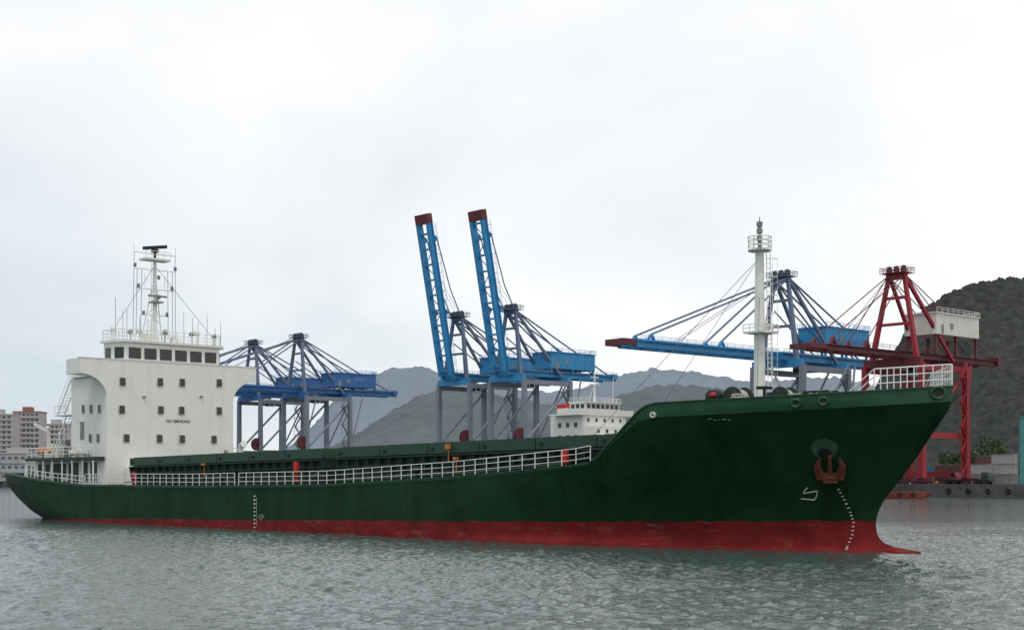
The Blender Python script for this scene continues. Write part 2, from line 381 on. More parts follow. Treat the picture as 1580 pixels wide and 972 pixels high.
for sg in (-1, 1):
    mb = MB(); mb.bar(P(sg*.6,-.55), P(sg*.88,.25), .5, .42, .36, .28); mb.bar(P(sg*.88,.25), P(sg*.66,.95), .36, .28, .06, .06); mb.build('fluke', M['rust'], anchor)
MB().bar(P(-.5,-.72), P(.5,-.72), .5, .28).build('crown', M['rust'], anchor)
def edge_pts(sa, sb, n): return [(s, -top_t(s)+.12, top_z(s)) for s in np.linspace(sa, sb, n+1)]
for sa, sb in ((21.2, 51.2), (51.9, SRE)):
    for sg in (1, -1):
        n = round((sb-sa)/1.25)
        mb = MB(); mb.rail([(x, y*sg, z) for x, y, z in edge_pts(sa, sb, n)], 1.14, 3, 1.3, .022, .036); mb.build('railing', M['rail'], ship)
# hatch coamings and covers
cz = lambda s: np.interp(s, [27, 100], [SH.on_t(195, 707, 6.4)[1], SH.on_t(945, 669, 6.4)[1]])
def slab(mb, s0_, s1_, t, dz0, dz1):
    mb.hexa([(s0_,-t,cz(s0_)+dz0),(s0_,t,cz(s0_)+dz0),(s1_,t,cz(s1_)+dz0),(s1_,-t,cz(s1_)+dz0),(s0_,-t,cz(s0_)+dz1),(s0_,t,cz(s0_)+dz1),(s1_,t,cz(s1_)+dz1),(s1_,-t,cz(s1_)+dz1)])
for ca, cb in ((26.5, 61.5), (63.5, 100.4)):
    mb = MB(); slab(mb, ca, cb, 6.2, -3.2, -.80); slab(mb, ca, cb, 6.62, -.98, -.86); slab(mb, ca, cb, 6.45, -1.62, -1.52)
    cm = mb.build('hatch_coaming', M['coam'], ship)
    n = round((cb-ca)/1.45)
    for k in range(n+1):
        s = ca+.1+(cb-ca-.2)*k/n
        MB().add([(s-.04,-6.2,cz(s)-3),(s-.04,-6.6,cz(s)-.97),(s-.04,-6.2,cz(s)-.97),(s+.04,-6.2,cz(s)-3),(s+.04,-6.6,cz(s)-.97),(s+.04,-6.2,cz(s)-.97)], [(0,1,2),(5,4,3),(0,3,4,1),(1,4,5,2),(2,5,3,0)]).build('stay_bracket', M['cover'], cm)
    n = 6
    for k in range(n):
        a_, b_ = ca+(cb-ca)*k/n, ca+(cb-ca)*(k+1)/n-.12
        mb = MB(); slab(mb, a_, b_, 6.5, -.78, 0); slab(mb, a_+.3, b_-.3, 6.2, .0, .07); hc = mb.build('hatch_cover', M['cover'], ship)
        MB().box(a_+.4, -6.6, cz(a_)-.55, a_+.7, -6.5, cz(a_)-.3).build('lifting_lug', M['black'], hc)
for px, py, w_, h_, m, nm in ((457,719,.5,.75,'fire','hose_box'),(871,704,.5,.85,'fire','hose_box'),(207,733,.45,.7,'fire','hose_box'),(691,689,.4,.36,'orange','warning_board'),(314,716,.45,.2,'orange','warning_board'),(703,707,.4,.22,'orange','warning_board')):
    t = 7.4 if nm == 'hose_box' else 6.75
    s, z = SH.on_t(px, py, t); mb = MB().box(s-w_/2, -t-.12, z-h_/2, s+w_/2, -t+.12, z+h_/2)
    if nm == 'hose_box': mb.tube((s-.15,-t,z-h_/2-1.0),(s-.15,-t,z-h_/2),.05); mb.tube((s+.15,-t,z-h_/2-1.0),(s+.15,-t,z-h_/2),.05)
    else: mb.tube((s,-t+.08,z-1.2),(s,-t+.08,z),.05)
    mb.build(nm, M[m], ship)
for s in (34, 47, 62.5, 76, 88):
    z = top_z(s)-.05; MB().lathe([(.14,0),(.14,.7),(.32,.75),(.32,.95),(.18,1.08),(0,1.1)], (s,-7.7,z), 'z', 12).build('mushroom_vent', M['coam'], ship, True)
pts = [(s, -7.0, top_z(s)+.35) for s in np.arange(27, 95, 5)]
MB().path(pts, .09).build('deck_pipe', M['coam'], ship); MB().path([(x, y-.3, z-.05) for x, y, z in pts], .06).build('deck_pipe', M['coam'], ship)

# ------------------------------------------------------------------ bridge house
S1, S0, HW = 23.4, 15.0, 7.55
arc = lambda cx, cz_, rx, rz, a0, a1, n=9: [(cx+rx*math.cos(R(a0+(a1-a0)*i/n)), cz_+rz*math.sin(R(a0+(a1-a0)*i/n))) for i in range(n+1)]
WT, WB, WW, ZAR = 16.95, 15.35, 10.5, 13.0
pl = [(-HW, 3.9)] + arc(-WW, ZAR, WW-HW, WB-ZAR, 0, 90) + [(-WW, WT), (WW, WT)] + arc(WW, ZAR, WW-HW, WB-ZAR, 90, 180) + [(HW, 3.9)]
mb = MB(); mb.prism(pl, S1-.28, S1, 'x'); mb.box(S0, -HW, 3.7, S1-.28, HW, WB-.01)
hs = mb.build('deckhouse', M['white'], ship)
WA = 20.2                                   # after end of the wings
mb = MB(); mb.box(S0+.6, -HW-.4, WB, WA, HW+.4, WB+.2); mb.box(WA, -WW, WB, S1-.285, WW, WB+.2)
for sg in (-1, 1):
    mb.box(WA+.16, sg*WW-(.0 if sg < 0 else .16), WB+.2, S1-.285, sg*WW+(.16 if sg < 0 else 0), WT)
    mb.box(WA, 8.2 if sg > 0 else -WW, WB+.2, WA+.16, WW if sg > 0 else -8.2, WT)
mb.build('bridge_wing', M['white'], ship)
MB().box(S1-.34, -WW-.05, WT, S1+.05, WW+.05, WT+.08).build('wing_cap', M['rail'], ship)
def win_mesh(w_, h_):
    r = .13; pts = []
    for cx, cz_, a0 in ((w_/2-r, h_/2-r, 0), (-w_/2+r, h_/2-r, 90), (-w_/2+r, -h_/2+r, 180), (w_/2-r, -h_/2+r, 270)): pts += arc(cx, cz_, r, r, a0, a0+90, 4)
    out = [(x*1.22, z*1.18) for x, z in pts]
    mb = MB(); n = len(pts)
    vs = [(0.0, *p) for p in out]+[(.06, *p) for p in out]+[(.06, *p) for p in pts]+[(.01, *p) for p in pts]
    mb.add(vs, [(k*n+i, k*n+(i+1) % n, (k+1)*n+(i+1) % n, (k+1)*n+i) for k in range(3) for i in range(n)])
    g = MB().add([(.015, *p) for p in pts], [tuple(range(n))])
    return mb.mesh('window', M['frame']), g.mesh('glass', M['glass'])
wf, wg = win_mesh(.62, .82)
def ship_window(loc, rz=0):
    o = link('window', wf, ship, loc, (0,0,rz)); link('glass', wg, o)
for py, cols in ((589, (189,247,281,338)), (632, (188,248,280,338)), (676, (195,246,281,330))):
    for k, px in enumerate(cols):
        t, z = SH.on_s(px, py+k*.7, S1); ship_window((S1+.003, -t, z))
for px, py in ((129,631),(141,631),(154,631),(152,676),(140,676)):
    s, z = SH.on_t(px, py, HW); ship_window((s, -HW-.003, z), R(-90))
s, z = SH.on_t(127, 664, HW)
d = MB().box(s-.45, -HW-.05, z-.95, s+.45, -HW, z+.95).build('door', M['grey'], ship)
MB().box(s+.25, -HW-.1, z-.05, s+.33, -HW-.05, z+.1).build('handle', M['black'], d)
t, z = SH.on_s(275, 650, S1)
o = link('warning_text', text_mesh('NO SMOKING', .45, M['txt'], .008), ship); o.matrix_local = Matrix.Translation((S1+.012, -t, z)) @ FACE_X
for px, py in ((222,612),(310,612)):
    t, z = SH.on_s(px, py, S1); MB().box(S1, -t-.14, z-.1, S1+.25, -t+.14, z+.1).build('floodlight', M['grey'], ship)
# wheelhouse
YO = .55
B1, B0, BZ0, BZ1 = 22.7, 19.3, WB+.2, 18.95
plan = [(B0, -6.4+YO), (B1-1.3, -6.4+YO), (B1, -5.6+YO), (B1, 5.6+YO), (B1-1.3, 6.4+YO), (B0, 6.4+YO)]
wh = MB().prism(plan, BZ0, BZ1, 'z').build('wheelhouse', M['white'], ship)
MB().prism([(x+(.3 if x > 20 else -.2), (y-YO)*1.06+YO) for x, y in plan], BZ1, BZ1+.24, 'z').build('roof', M['rail'], wh)
def pane(p, q, z0, z1):
    p = V(p); q = V(q); d = (q-p).normalized(); nn = V((d.y, -d.x, 0))*.05
    lo = [p, p+nn, q+nn, q]
    MB().hexa([V((v.x, v.y, z0)) for v in lo]+[V((v.x, v.y, z1)) for v in lo]).build('window', M['glass'], wh)
W0, W1 = 17.25, 18.42
for k in range(6):
    y0 = -5.45+YO+k*10.9/6+.21; pane((B1, y0, 0), (B1, y0+10.9/6-.42, 0), W0, W1)
for sg in (-1, 1):
    a_, b_ = V((B1, sg*5.6+YO, 0)), V((B1-1.3, sg*6.4+YO, 0))
    if sg < 0: pane(b_.lerp(a_, .14), b_.lerp(a_, .86), W0, W1)
    else: pane(a_.lerp(b_, .14), a_.lerp(b_, .86), W0, W1)
    x0 = B0+.4
    if sg < 0: pane((x0, -6.4+YO, 0), (x0+1.2, -6.4+YO, 0), W0, W1)
    else: pane((x0+1.2, 6.4+YO, 0), (x0, 6.4+YO, 0), W0, W1)
RZ = BZ1+.24
mb = MB(); mb.rail([(B0,-6.5+YO,RZ),(B1-1.2,-6.5+YO,RZ),(B1,-5.7+YO,RZ),(B1,5.7+YO,RZ),(B1-1.2,6.5+YO,RZ),(B0,6.5+YO,RZ),(B0,-6.5+YO,RZ)], 1.15, 3, .9, .03, .035); mb.build('railing', M['rail'], ship)
for k in range(12):
    y = -5.6+YO+k*1.02+random.uniform(-.25, .25); x = random.uniform(B0+.4, B1-.5)
    kind = k % 3
    if kind == 0: MB().tube((x,y,RZ),(x,y,RZ+1.0),.05).lathe([(0,1.75),(.25,1.65),(.33,1.35),(.28,1.05),(0,1.0)], (x,y,RZ), 'z', 12).build('antenna_dome', M['rail'], ship, True)
    elif kind == 1: MB().tube((x,y,RZ),(x,y,RZ+.4),.05).tube((x,y,RZ+.4),(x,y,RZ+2.6+random.random()*1.5),.028).build('whip_antenna', M['grey'], ship)
    else: MB().tube((x,y,RZ),(x,y,RZ+.9),.06).lathe([(0,-.25),(.22,-.22),(.25,.2),(0,.22)], (x,y,RZ+1.15), 'x', 12).build('searchlight', M['grey'], ship, True)
for y, h_ in ((-6.0,4.4),(-4.7,3.2),(4.9,3.4),(6.6,2.6),(5.9,2.0),(-3.2,2.6),(3.1,2.9),(-1.9,2.2)):
    MB().tube((B1-.4,y,RZ),(B1-.4,y,RZ+h_),.03).build('whip_antenna', M['grey'], ship)
MB().box(20.0,-1.6,RZ,21.2,-.6,RZ+1.0).build('deck_locker', M['rail'], ship); MB().box(19.5,1.8,RZ,20.3,2.6,RZ+.9).build('deck_locker', M['rail'], ship)
# radar mast
t0, zt = SH.on_s(239, 400, 20.4); my = -t0; mx = 20.4
zz = lambda py: SH.on_s(239, py, 20.4)[1]
mb = MB(); mb.tube((mx,my,RZ), (mx,my,zz(470)), .27, .22, 12); mb.tube((mx,my,zz(470)), (mx,my,zz(402)), .22, .17, 12)
for sg in (-1, 1):
    f0, f1 = V((mx-.8, my+sg*1.3, RZ)), V((mx-.1, my+sg*.25, zz(440))); mb.tube(f0, f1, .06)
    for k in range(6): a_ = f0.lerp(f1, k/6); mb.tube(a_, (mx, my, a_.z+.8), .04, n=5)
mast = mb.build('radar_mast', M['rail'], ship)
mb = MB(); mb.box(mx-.8, my-1.5, zz(403), mx+.8, my+1.5, zz(400)); mb.rail([(mx+.75,my-1.45,zz(400)),(mx+.75,my+1.45,zz(400))], .75, 2, .7, .025, .03); mb.build('platform', M['rail'], mast)
mb = MB(); mb.tube((mx,my,zz(400)),(mx,my,zz(386)),.16); mb.box(mx-.3,my-.3,zz(390),mx+.3,my+.3,zz(385)); mb.bar((mx-.5,my-1.2,zz(384)),(mx+.5,my+1.2,zz(380)),.22,.34); mb.build('radar_scanner', M['black'], mast)
for hw_, py, th_ in ((2.5,392,.09),(2.3,447,.1),(1.7,487,.1),(2.4,417,.07)): MB().bar((mx,my-hw_,zz(py)),(mx,my+hw_,zz(py)),th_,th_).build('yard', M['rail'], mast)
for sg in (-1, 1):
    for o_ in (2.45, 2.1, 1.55): MB().tube((mx,my+sg*o_,zz(392 if o_ > 2.3 else 417)),(mx-.1,my+sg*(o_+.1),RZ+.6),.032,n=4).build('halyard', M['grey'], mast)
    MB().tube((mx,my+sg*2.5,zz(392)),(mx,my+sg*2.5,zz(378)),.035).build('whip_antenna', M['rail'], mast)
    MB().tube((mx,my+sg*1.2,zz(447)),(mx,my+sg*1.2,zz(424)),.03).build('whip_antenna', M['rail'], mast)
for q_ in ((B1-.3,5.6,RZ+.8), (B0+.1,-5.2,RZ+.8)): MB().tube((mx,my,zz(410)),q_,.026,n=4).build('halyard', M['grey'], mast)
for py, y in ((412,-2.4),(412,2.4),(443,-2.0),(443,2.0),(484,-1.4),(484,1.4),(428,.4),(458,.45)):
    MB().lathe([(0,-.22),(.16,-.2),(.17,.2),(0,.24)], (mx+.1, my+y, zz(py)), 'z', 8).build('navigation_light', M['grey'], mast, True)
mb = MB(); mb.box(mx-.2,my-.6,zz(468),mx+.9,my+.6,zz(466)); mb.bar((mx+.6,my-1.1,zz(458)),(mx+.6,my+1.1,zz(458)),.16,.2); mb.tube((mx+.6,my,zz(466)),(mx+.6,my,zz(458)),.12); mb.build('small_radar', M['grey'], mast)
mb = MB()
for sg in (-1, 1): mb.tube((mx-.5, my+sg*.2, RZ), (mx-.35, my+sg*.18, zz(405)), .025, n=4)
for k in range(22): z = RZ+.3+k*.38; mb.tube((mx-.48, my-.2, z), (mx-.48, my+.2, z), .02, n=4)
mb.build('ladder', M['rail'], mast)
# poop deck and the open space aft
PZ = SH.on_t(110, 706, 8.4)[1]
pts = [(s, top_t(s)-.3) for s in np.linspace(4.5, 23.0, 12)]
MB().prism([(s, -t) for s, t in pts]+[(s, t) for s, t in pts[::-1]], PZ-.30, PZ+.06, 'z').build('poop_deck', M['canopy'], ship)
ah = MB().box(4.6, -6.9, 3.5, S0-.02, 6.9, PZ-.31).build('aft_house', M['white'], ship)
for k, w_ in enumerate((1.6,1.0,1.9,1.3,1.7)): MB().box(5.0+k*2.0, -6.96, 3.9 if k % 2 == 0 else 4.7, 5.0+k*2.0+w_, -6.903, PZ-.6).build('opening_shade', M['canopy'], ah)  # flat dark panels painted as the shade inside openings; the wall is uncut
for k in range(3): MB().box(15.3+k*2.2, -HW-.04, 4.1, 16.8+k*2.2, -HW-.003, PZ-.5).build('opening_shade', M['canopy'], ship)  # dark panels on the solid deckhouse side, painted as shaded recesses
for s in np.linspace(5, 22.5, 8):
    for sg in (-1, 1): MB().tube((s, sg*(top_t(s)-.4), 3.4), (s, sg*(top_t(s)-.4), PZ-.30), .1).build('pillar', M['rail'], ship)
for sg in (1, -1): MB().rail([(s, -sg*(top_t(s)-.45), PZ+.06) for s in np.linspace(4.8, 22.6, 7)], 1.1, 3, 1.2, .035, .04).build('railing', M['rail'], ship)
MB().rail([(s, -(top_t(s)-.12), top_z(s)) for s in np.linspace(6, 21, 8)], .9, 2, 1.3, .03, .035).build('railing', M['rail'], ship)
for s, y, h_, w_, m in ((6.0,-5.6,1.7,1.0,'white'),(10.2,-5.8,1.3,1.4,'grey'),(12.8,-5.2,2.1,.9,'white'),(13.9,-6.6,1.0,.7,'orange'),(8.9,-6.2,1.5,.8,'white'),(4.9,-4.0,2.2,1.1,'grey')):
    MB().box(s,y-.5,PZ+.06,s+w_,y+.5,PZ+.06+h_).build('deck_locker', M[m], ship)
for s, y, h_ in ((5.4,-6.0,3.4),(9.6,-6.4,2.6),(11.6,-4.6,4.6),(13.6,-5.6,3.2),(7.4,-4.9,3.9)):
    MB().tube((s,y,PZ+.06),(s,y,PZ+h_),.09,.07,8).lathe([(0,0),(.2,0),(.24,.2),(.1,.35),(0,.36)], (s,y,PZ+h_), 'z', 10).build('vent_post', M['rail'], ship)
a0 = -1.6; a1 = 4.0
sh = MB().prism([(a0, 3.9), (a0+.7, 6.35), (a1, 6.35), (a1, 3.9)], -5.9, 5.9, 'y').build('stern_shelter', M['white'], ship)
for k in range(3):
    x = a0+1.0+k*1.5; MB().hexa([(x-.1,-5.96,4.7),(x-.1,-5.9,4.7),(x+.9,-5.9,4.7),(x+.9,-5.96,4.7),(x+.3,-5.96,6.0),(x+.3,-5.9,6.0),(x+1.1,-5.9,6.0),(x+1.1,-5.96,6.0)]).build('window', M['glass'], sh)
MB().box(a0+.5,-6.1,6.35,a1+.1,6.1,6.5).build('shelter_roof', M['rail'], sh)
def ladder(p, q, w_, n, nm):
    p = V(p); q = V(q); mb = MB(); o_ = V((0, w_/2, 0))
    for sg in (-1, 1):
        mb.bar(p+o_*sg, q+o_*sg, .07, .2); mb.tube(p+o_*sg+V((0,0,.9)), q+o_*sg+V((0,0,.9)), .03)
    for k in range(n+1): r = p.lerp(q, k/n); mb.bar(r-o_, r+o_, .22, .04)
    mb.build(nm, M['rail'], ship)
ladder((10.4,-7.3,PZ+.06), (14.2,-7.3,WB-3.9), .8, 12, 'stairway'); ladder((11.8,-7.3,WB-3.9), (15.2,-7.3,WB-.1), .8, 12, 'stairway')
MB().box(11.4,-7.9,WB-4.0,15.0,-6.2,WB-3.88).rail([(11.4,-7.85,WB-3.88),(15,-7.85,WB-3.88)],1.0,3,1.2).build('landing', M['rail'], ship)
mb = MB(); mb.box(8.2,-7.6,PZ+.06,8.7,-6.9,PZ+.9); mb.bar((8.4,-7.2,PZ+.9),(8.4,-7.2,PZ+3.0),.28,.28); mb.bar((8.4,-7.2,PZ+3.0),(7.3,-8.4,PZ+3.9),.2,.26); mb.tube((7.3,-8.4,PZ+3.85),(7.3,-8.4,PZ+1.5),.03); mb.build('davit', M['rail'], ship)
hullp = [(0,-1.5),(.3,-1.3),(.5,-.6),(.52,.3),(.4,1.0),(.2,1.5),(0,1.6)]
MB().lathe(hullp, (7.2,-7.2,PZ+.8), 'x', 14).build('rescue_boat', M['orange'], ship, True)
for s, y in ((16.5,-8.0),(19.0,-8.0)): MB().lathe([(.0,-.62),(.3,-.6),(.34,0),(.3,.6),(0,.62)], (s,y,PZ+.55), 'x', 14).build('life_raft', M['rail'], ship, True)
MB().prism([(8,-1.8),(12.5,-1.8),(12.5,1.8),(8,1.8)], PZ, 14.2, 'z').box(8.6,-1.2,14.2,9.6,1.2,15.0).build('funnel', M['cover'], ship)
MB().box(23.5,-5.5,3.6,25.6,-2.5,5.6).build('deck_locker', M['white'], ship)
MB().tube((24.6,7.8,3.8),(24.6,7.8,8.2),.28,.28,10).tube((24.6,7.8,8.1),(25.3,7.8,8.3),.32,.4,10).build('cowl_vent', M['rail'], ship)
MB().tube((24.6,5.9,3.8),(24.6,5.9,7.6),.22,.22,10).build('vent_post', M['grey'], ship)

# ------------------------------------------------------------------ forecastle gear
fx = SH.on_t(1172, 500, 0)[0]; fzz = lambda py: SH.on_t(1172, py, 0)[1]
mb = MB(); mb.tube((fx,0,FZ-.3),(fx,0,fzz(512)),.40,.36,16); mb.tube((fx,0,fzz(512)),(fx,0,fzz(386)),.35,.28,16)
fm = mb.build('foremast', M['rail'], ship, False)
mb = MB(); mb.lathe([(0,0),(.74,0),(.78,.08),(0,.08)], (fx,0,fzz(388)), 'z', 18)
ring = lambda z, r: [(fx+r*math.cos(a), r*math.sin(a), z) for a in np.linspace(0, 2*math.pi, 19)]
for h_ in (.35,.65,.95): mb.path(ring(fzz(388)+h_, .76), .035)
for a in np.linspace(0, 2*math.pi, 10)[:-1]: mb.tube((fx+.76*math.cos(a),.76*math.sin(a),fzz(388)),(fx+.76*math.cos(a),.76*math.sin(a),fzz(388)+.95),.035)
mb.build('crow_platform', M['rail'], fm)
mb = MB(); mb.tube((fx,0,fzz(386)),(fx,0,fzz(350)),.14,.1,10); mb.tube((fx,0,fzz(350)),(fx,0,fzz(335)),.05,.03)
for py in (372,360,350): mb.lathe([(0,0),(.2,0),(.2,.32),(0,.36)], (fx,0,fzz(py)), 'z', 10)
mb.build('mast_lights', M['grey'], fm)
mb = MB(); mb.box(fx-.7,-.85,fzz(515),fx+.9,.85,fzz(512)); mb.rail([(fx-.7,.85,fzz(512)),(fx+.9,.85,fzz(512)),(fx+.9,-.85,fzz(512)),(fx-.7,-.85,fzz(512))], .45, 2, .6, .025, .03); mb.tube((fx+.8,-.3,fzz(510)),(fx+.8,-.3,fzz(495)),.1); mb.build('lamp_platform', M['rail'], fm)
mb = MB()
for sg in (-1, 1): mb.tube((fx+.62, .2*sg+.35, FZ), (fx+.48, .2*sg+.3, fzz(390)), .03)
for k in range(34): z = FZ+.3+k*(fzz(390)-FZ-.4)/34; d_ = .62-.14*k/34; mb.tube((fx+d_, .13, z), (fx+d_, .53, z), .02, n=4)
for k in range(8):
    z = FZ+2.2+k*1.2; mb.path([(fx+.6, .1, z),(fx+1.0,.1,z),(fx+1.15,.35,z),(fx+1.0,.6,z),(fx+.6,.6,z)], .02, 4)
for y in (.1,.6): mb.tube((fx+1.0,y,FZ+2.2),(fx+1.0,y,FZ+2.2+8.4),.018,n=4)
mb.build('ladder', M['rail'], fm)
for p, q in (((fx,0,fzz(398)), (fx-13, -2.5, 7.6)), ((fx,0,fzz(398)), (fx-13, 2.5, 7.6)), ((fx,0,fzz(440)), (fx+1.8,-2.6,FZ)), ((fx,0,fzz(520)), (fx+1.5,1.6,FZ))): MB().tube(p, q, .022 if p[2] > 14 else .06, n=4).build('mast_stay', M['grey'], fm)
def winch(x, y, r, wd, m, nm):
    zc = FZ+1.12
    mb = MB().lathe([(0,-wd/2),(r*1.25,-wd/2),(r*1.25,-wd/2+.12),(r*.7,-wd/2+.14),(r*.7,wd/2-.14),(r*1.25,wd/2-.12),(r*1.25,wd/2),(0,wd/2)], (x,y,zc), 'y', 18)
    mb.box(x-.5,y-wd/2-.25,FZ-.1,x+.5,y-wd/2-.02,FZ+1.5).box(x-.5,y+wd/2+.02,FZ-.1,x+.5,y+wd/2+.25,FZ+1.5).box(x-.9,y-wd/2-.3,FZ-.1,x+.9,y+wd/2+.3,FZ+.25)
    o = mb.build(nm, M[m], ship)
    MB().lathe([(r*.7,-wd/2+.15),(r*1.0,-wd/2+.3),(r*1.05,0),(r*.95,wd/2-.3),(r*.7,wd/2-.15)], (x,y,zc), 'y', 18).build('rope_drum', M['rope'], o, True)
wx = SH.on_t(1150, 600, 3.6)[0]
winch(wx, -4.3, .64, 1.3, 'gear', 'mooring_winch'); winch(wx, 4.3, .64, 1.3, 'gear', 'mooring_winch'); winch(wx+2.2, -2.4, .62, 1.1, 'gear', 'windlass'); winch(wx+2.2, 2.4, .62, 1.1, 'gear', 'windlass')
MB().lathe([(0,-.5),(.45,-.45),(.52,.1),(.4,.55),(0,.6)], (wx-1.3,-5.0,FZ+1.3), 'y', 14).build('winch_motor', M['black'], ship, True)
MB().lathe([(0,-.12),(.15,-.11),(.17,.08),(0,.12)], (wx-1.0,-5.6,FZ+1.4), 'y', 12).build('motor_cover', M['fire'], ship, True)
MB().box(wx-.2,-1.2,FZ,wx+1.0,.2,FZ+1.7).build('control_stand', M['gear'], ship)
MB().box(wx+3.2,-1.9,FZ,wx+4.2,-.8,FZ+1.6).build('control_stand', M['black'], ship)
MB().tube((wx+1.2,-3.2,FZ),(wx+1.2,-3.2,FZ+1.9),.1).bar((wx+.9,-3.6,FZ+1.85),(wx+1.5,-2.8,FZ+1.85),.2,.2).build('brake_lever', M['black'], ship)
for k, (x, y) in enumerate(((wx+3.8,-3.6),(wx+1.0,-5.6),(wx+4.6,-2.6))):
    mb = MB()
    for j in range(4):
        r = .5-.06*j; mb.path([(x+r*math.cos(a)+.05*random.random(), y+r*math.sin(a), FZ+.75+.17*j+.06*random.random()) for a in np.linspace(0, 2*math.pi, 13)], .09, 6)
    mb.lathe([(0,0),(.45,0),(.45,.7),(0,.7)], (x,y,FZ), 'z', 12)
    mb.build('rope_coil', M['rope'], ship)
for x, y in ((fx+1.6,-2.6),(fx+5,-3.0),(fx+7,-2.4),(fx+1.6,2.6)):
    MB().lathe([(.2,0),(.2,.9),(.3,.95),(.3,1.1),(0,1.12)], (x,y,FZ), 'z', 12).lathe([(.2,0),(.2,.9),(.3,.95),(.3,1.1),(0,1.12)], (x+.9,y,FZ), 'z', 12).box(x-.4,y-.35,FZ,x+1.3,y+.35,FZ+.08).build('mooring_bitts', M['gear'], ship, True)
sA = s_px(1308); sB = s_px(1348)
ss = np.concatenate([np.linspace(sB, 115.5, 7), np.linspace(115.9, ST[-1]-.05, 4)])
for sg in (1, -1):
    mb = MB(); pts = [(s, -sg*max(top_t(s)-.05, .03), top_z(s)) for s in ss]
    mb.rail(pts, 1.3, 3, 1.1, .032, .037)
    q0 = V((sA, -sg*(top_t(sA)-.05), top_z(sA)))
    for k in (1, 2, 3): mb.tube(q0.lerp(V(pts[0]), 1-k/3.0) if k < 3 else q0, V(pts[0])+V((0,0,1.3*k/3)), .033, n=5)
    mb.build('bow_railing', M['rail'], ship)

# ------------------------------------------------------------------ quay and land
E = lambda m, d=0: V((106.5-ax*m+sx*d, 329-ay*m+sy*d, 0))
def m_for(px, d):                         # quay coordinate m seen at photo column px, d metres behind the edge
    r = (px-790)/F
    return (106.5+sx*d-r*(329+sy*d))/(ax-r*ay)
def slabq(name, m0, m1, d0, d1, z0, z1, mt):
    p = [E(m0,d0), E(m1,d0), E(m1,d1), E(m0,d1)]
    o = MB().hexa([q+V((0,0,z0)) for q in p]+[q+V((0,0,z1)) for q in p]).build(name, mt); o['kind'] = 'structure'; return o
slabq('quay', -260, 5000, .6, 6000, -3, 3.0, M['tarmac'])
slabq('quay_wall', -260, 5000, 0, .597, -3, 3.2, M['conc'])
g = 'bollards along the quay edge'
for i, m in enumerate((-26, -14, -2, 10)):
    p = E(m, 1.2); o = MB().lathe([(.0,0),(.3,0),(.26,.4),(.42,.6),(.36,.8),(0,.82)], (0,0,0), 'z', 12).build('bollard', M['orange'] if i % 2 else M['black'], None, True); o.location = (p.x, p.y, 3.0)
    tag(o, ['black mooring bollard on the quay edge at the far right', 'orange mooring bollard on the quay edge below the stacked containers', 'black mooring bollard on the quay edge beside the red workboat', 'orange mooring bollard on the quay edge behind the green bow'][i], 'bollard', g)
for i, m in enumerate(np.linspace(-34, 6, 9)):
    p = E(m, -.18); mb = MB()
    mb.path([(math.cos(a)*.5, 0, math.sin(a)*.5) for a in np.linspace(0, 2*math.pi, 15)], .17, 8)
    o = mb.build('tyre_fender', M['rubber'], None, True); o.location = (p.x, p.y, 1.6); o.rotation_euler = (0,0,-TH)
    tag(o, 'black tyre fender hanging on the concrete quay wall at the right', 'fender', 'tyre fenders on the quay wall')

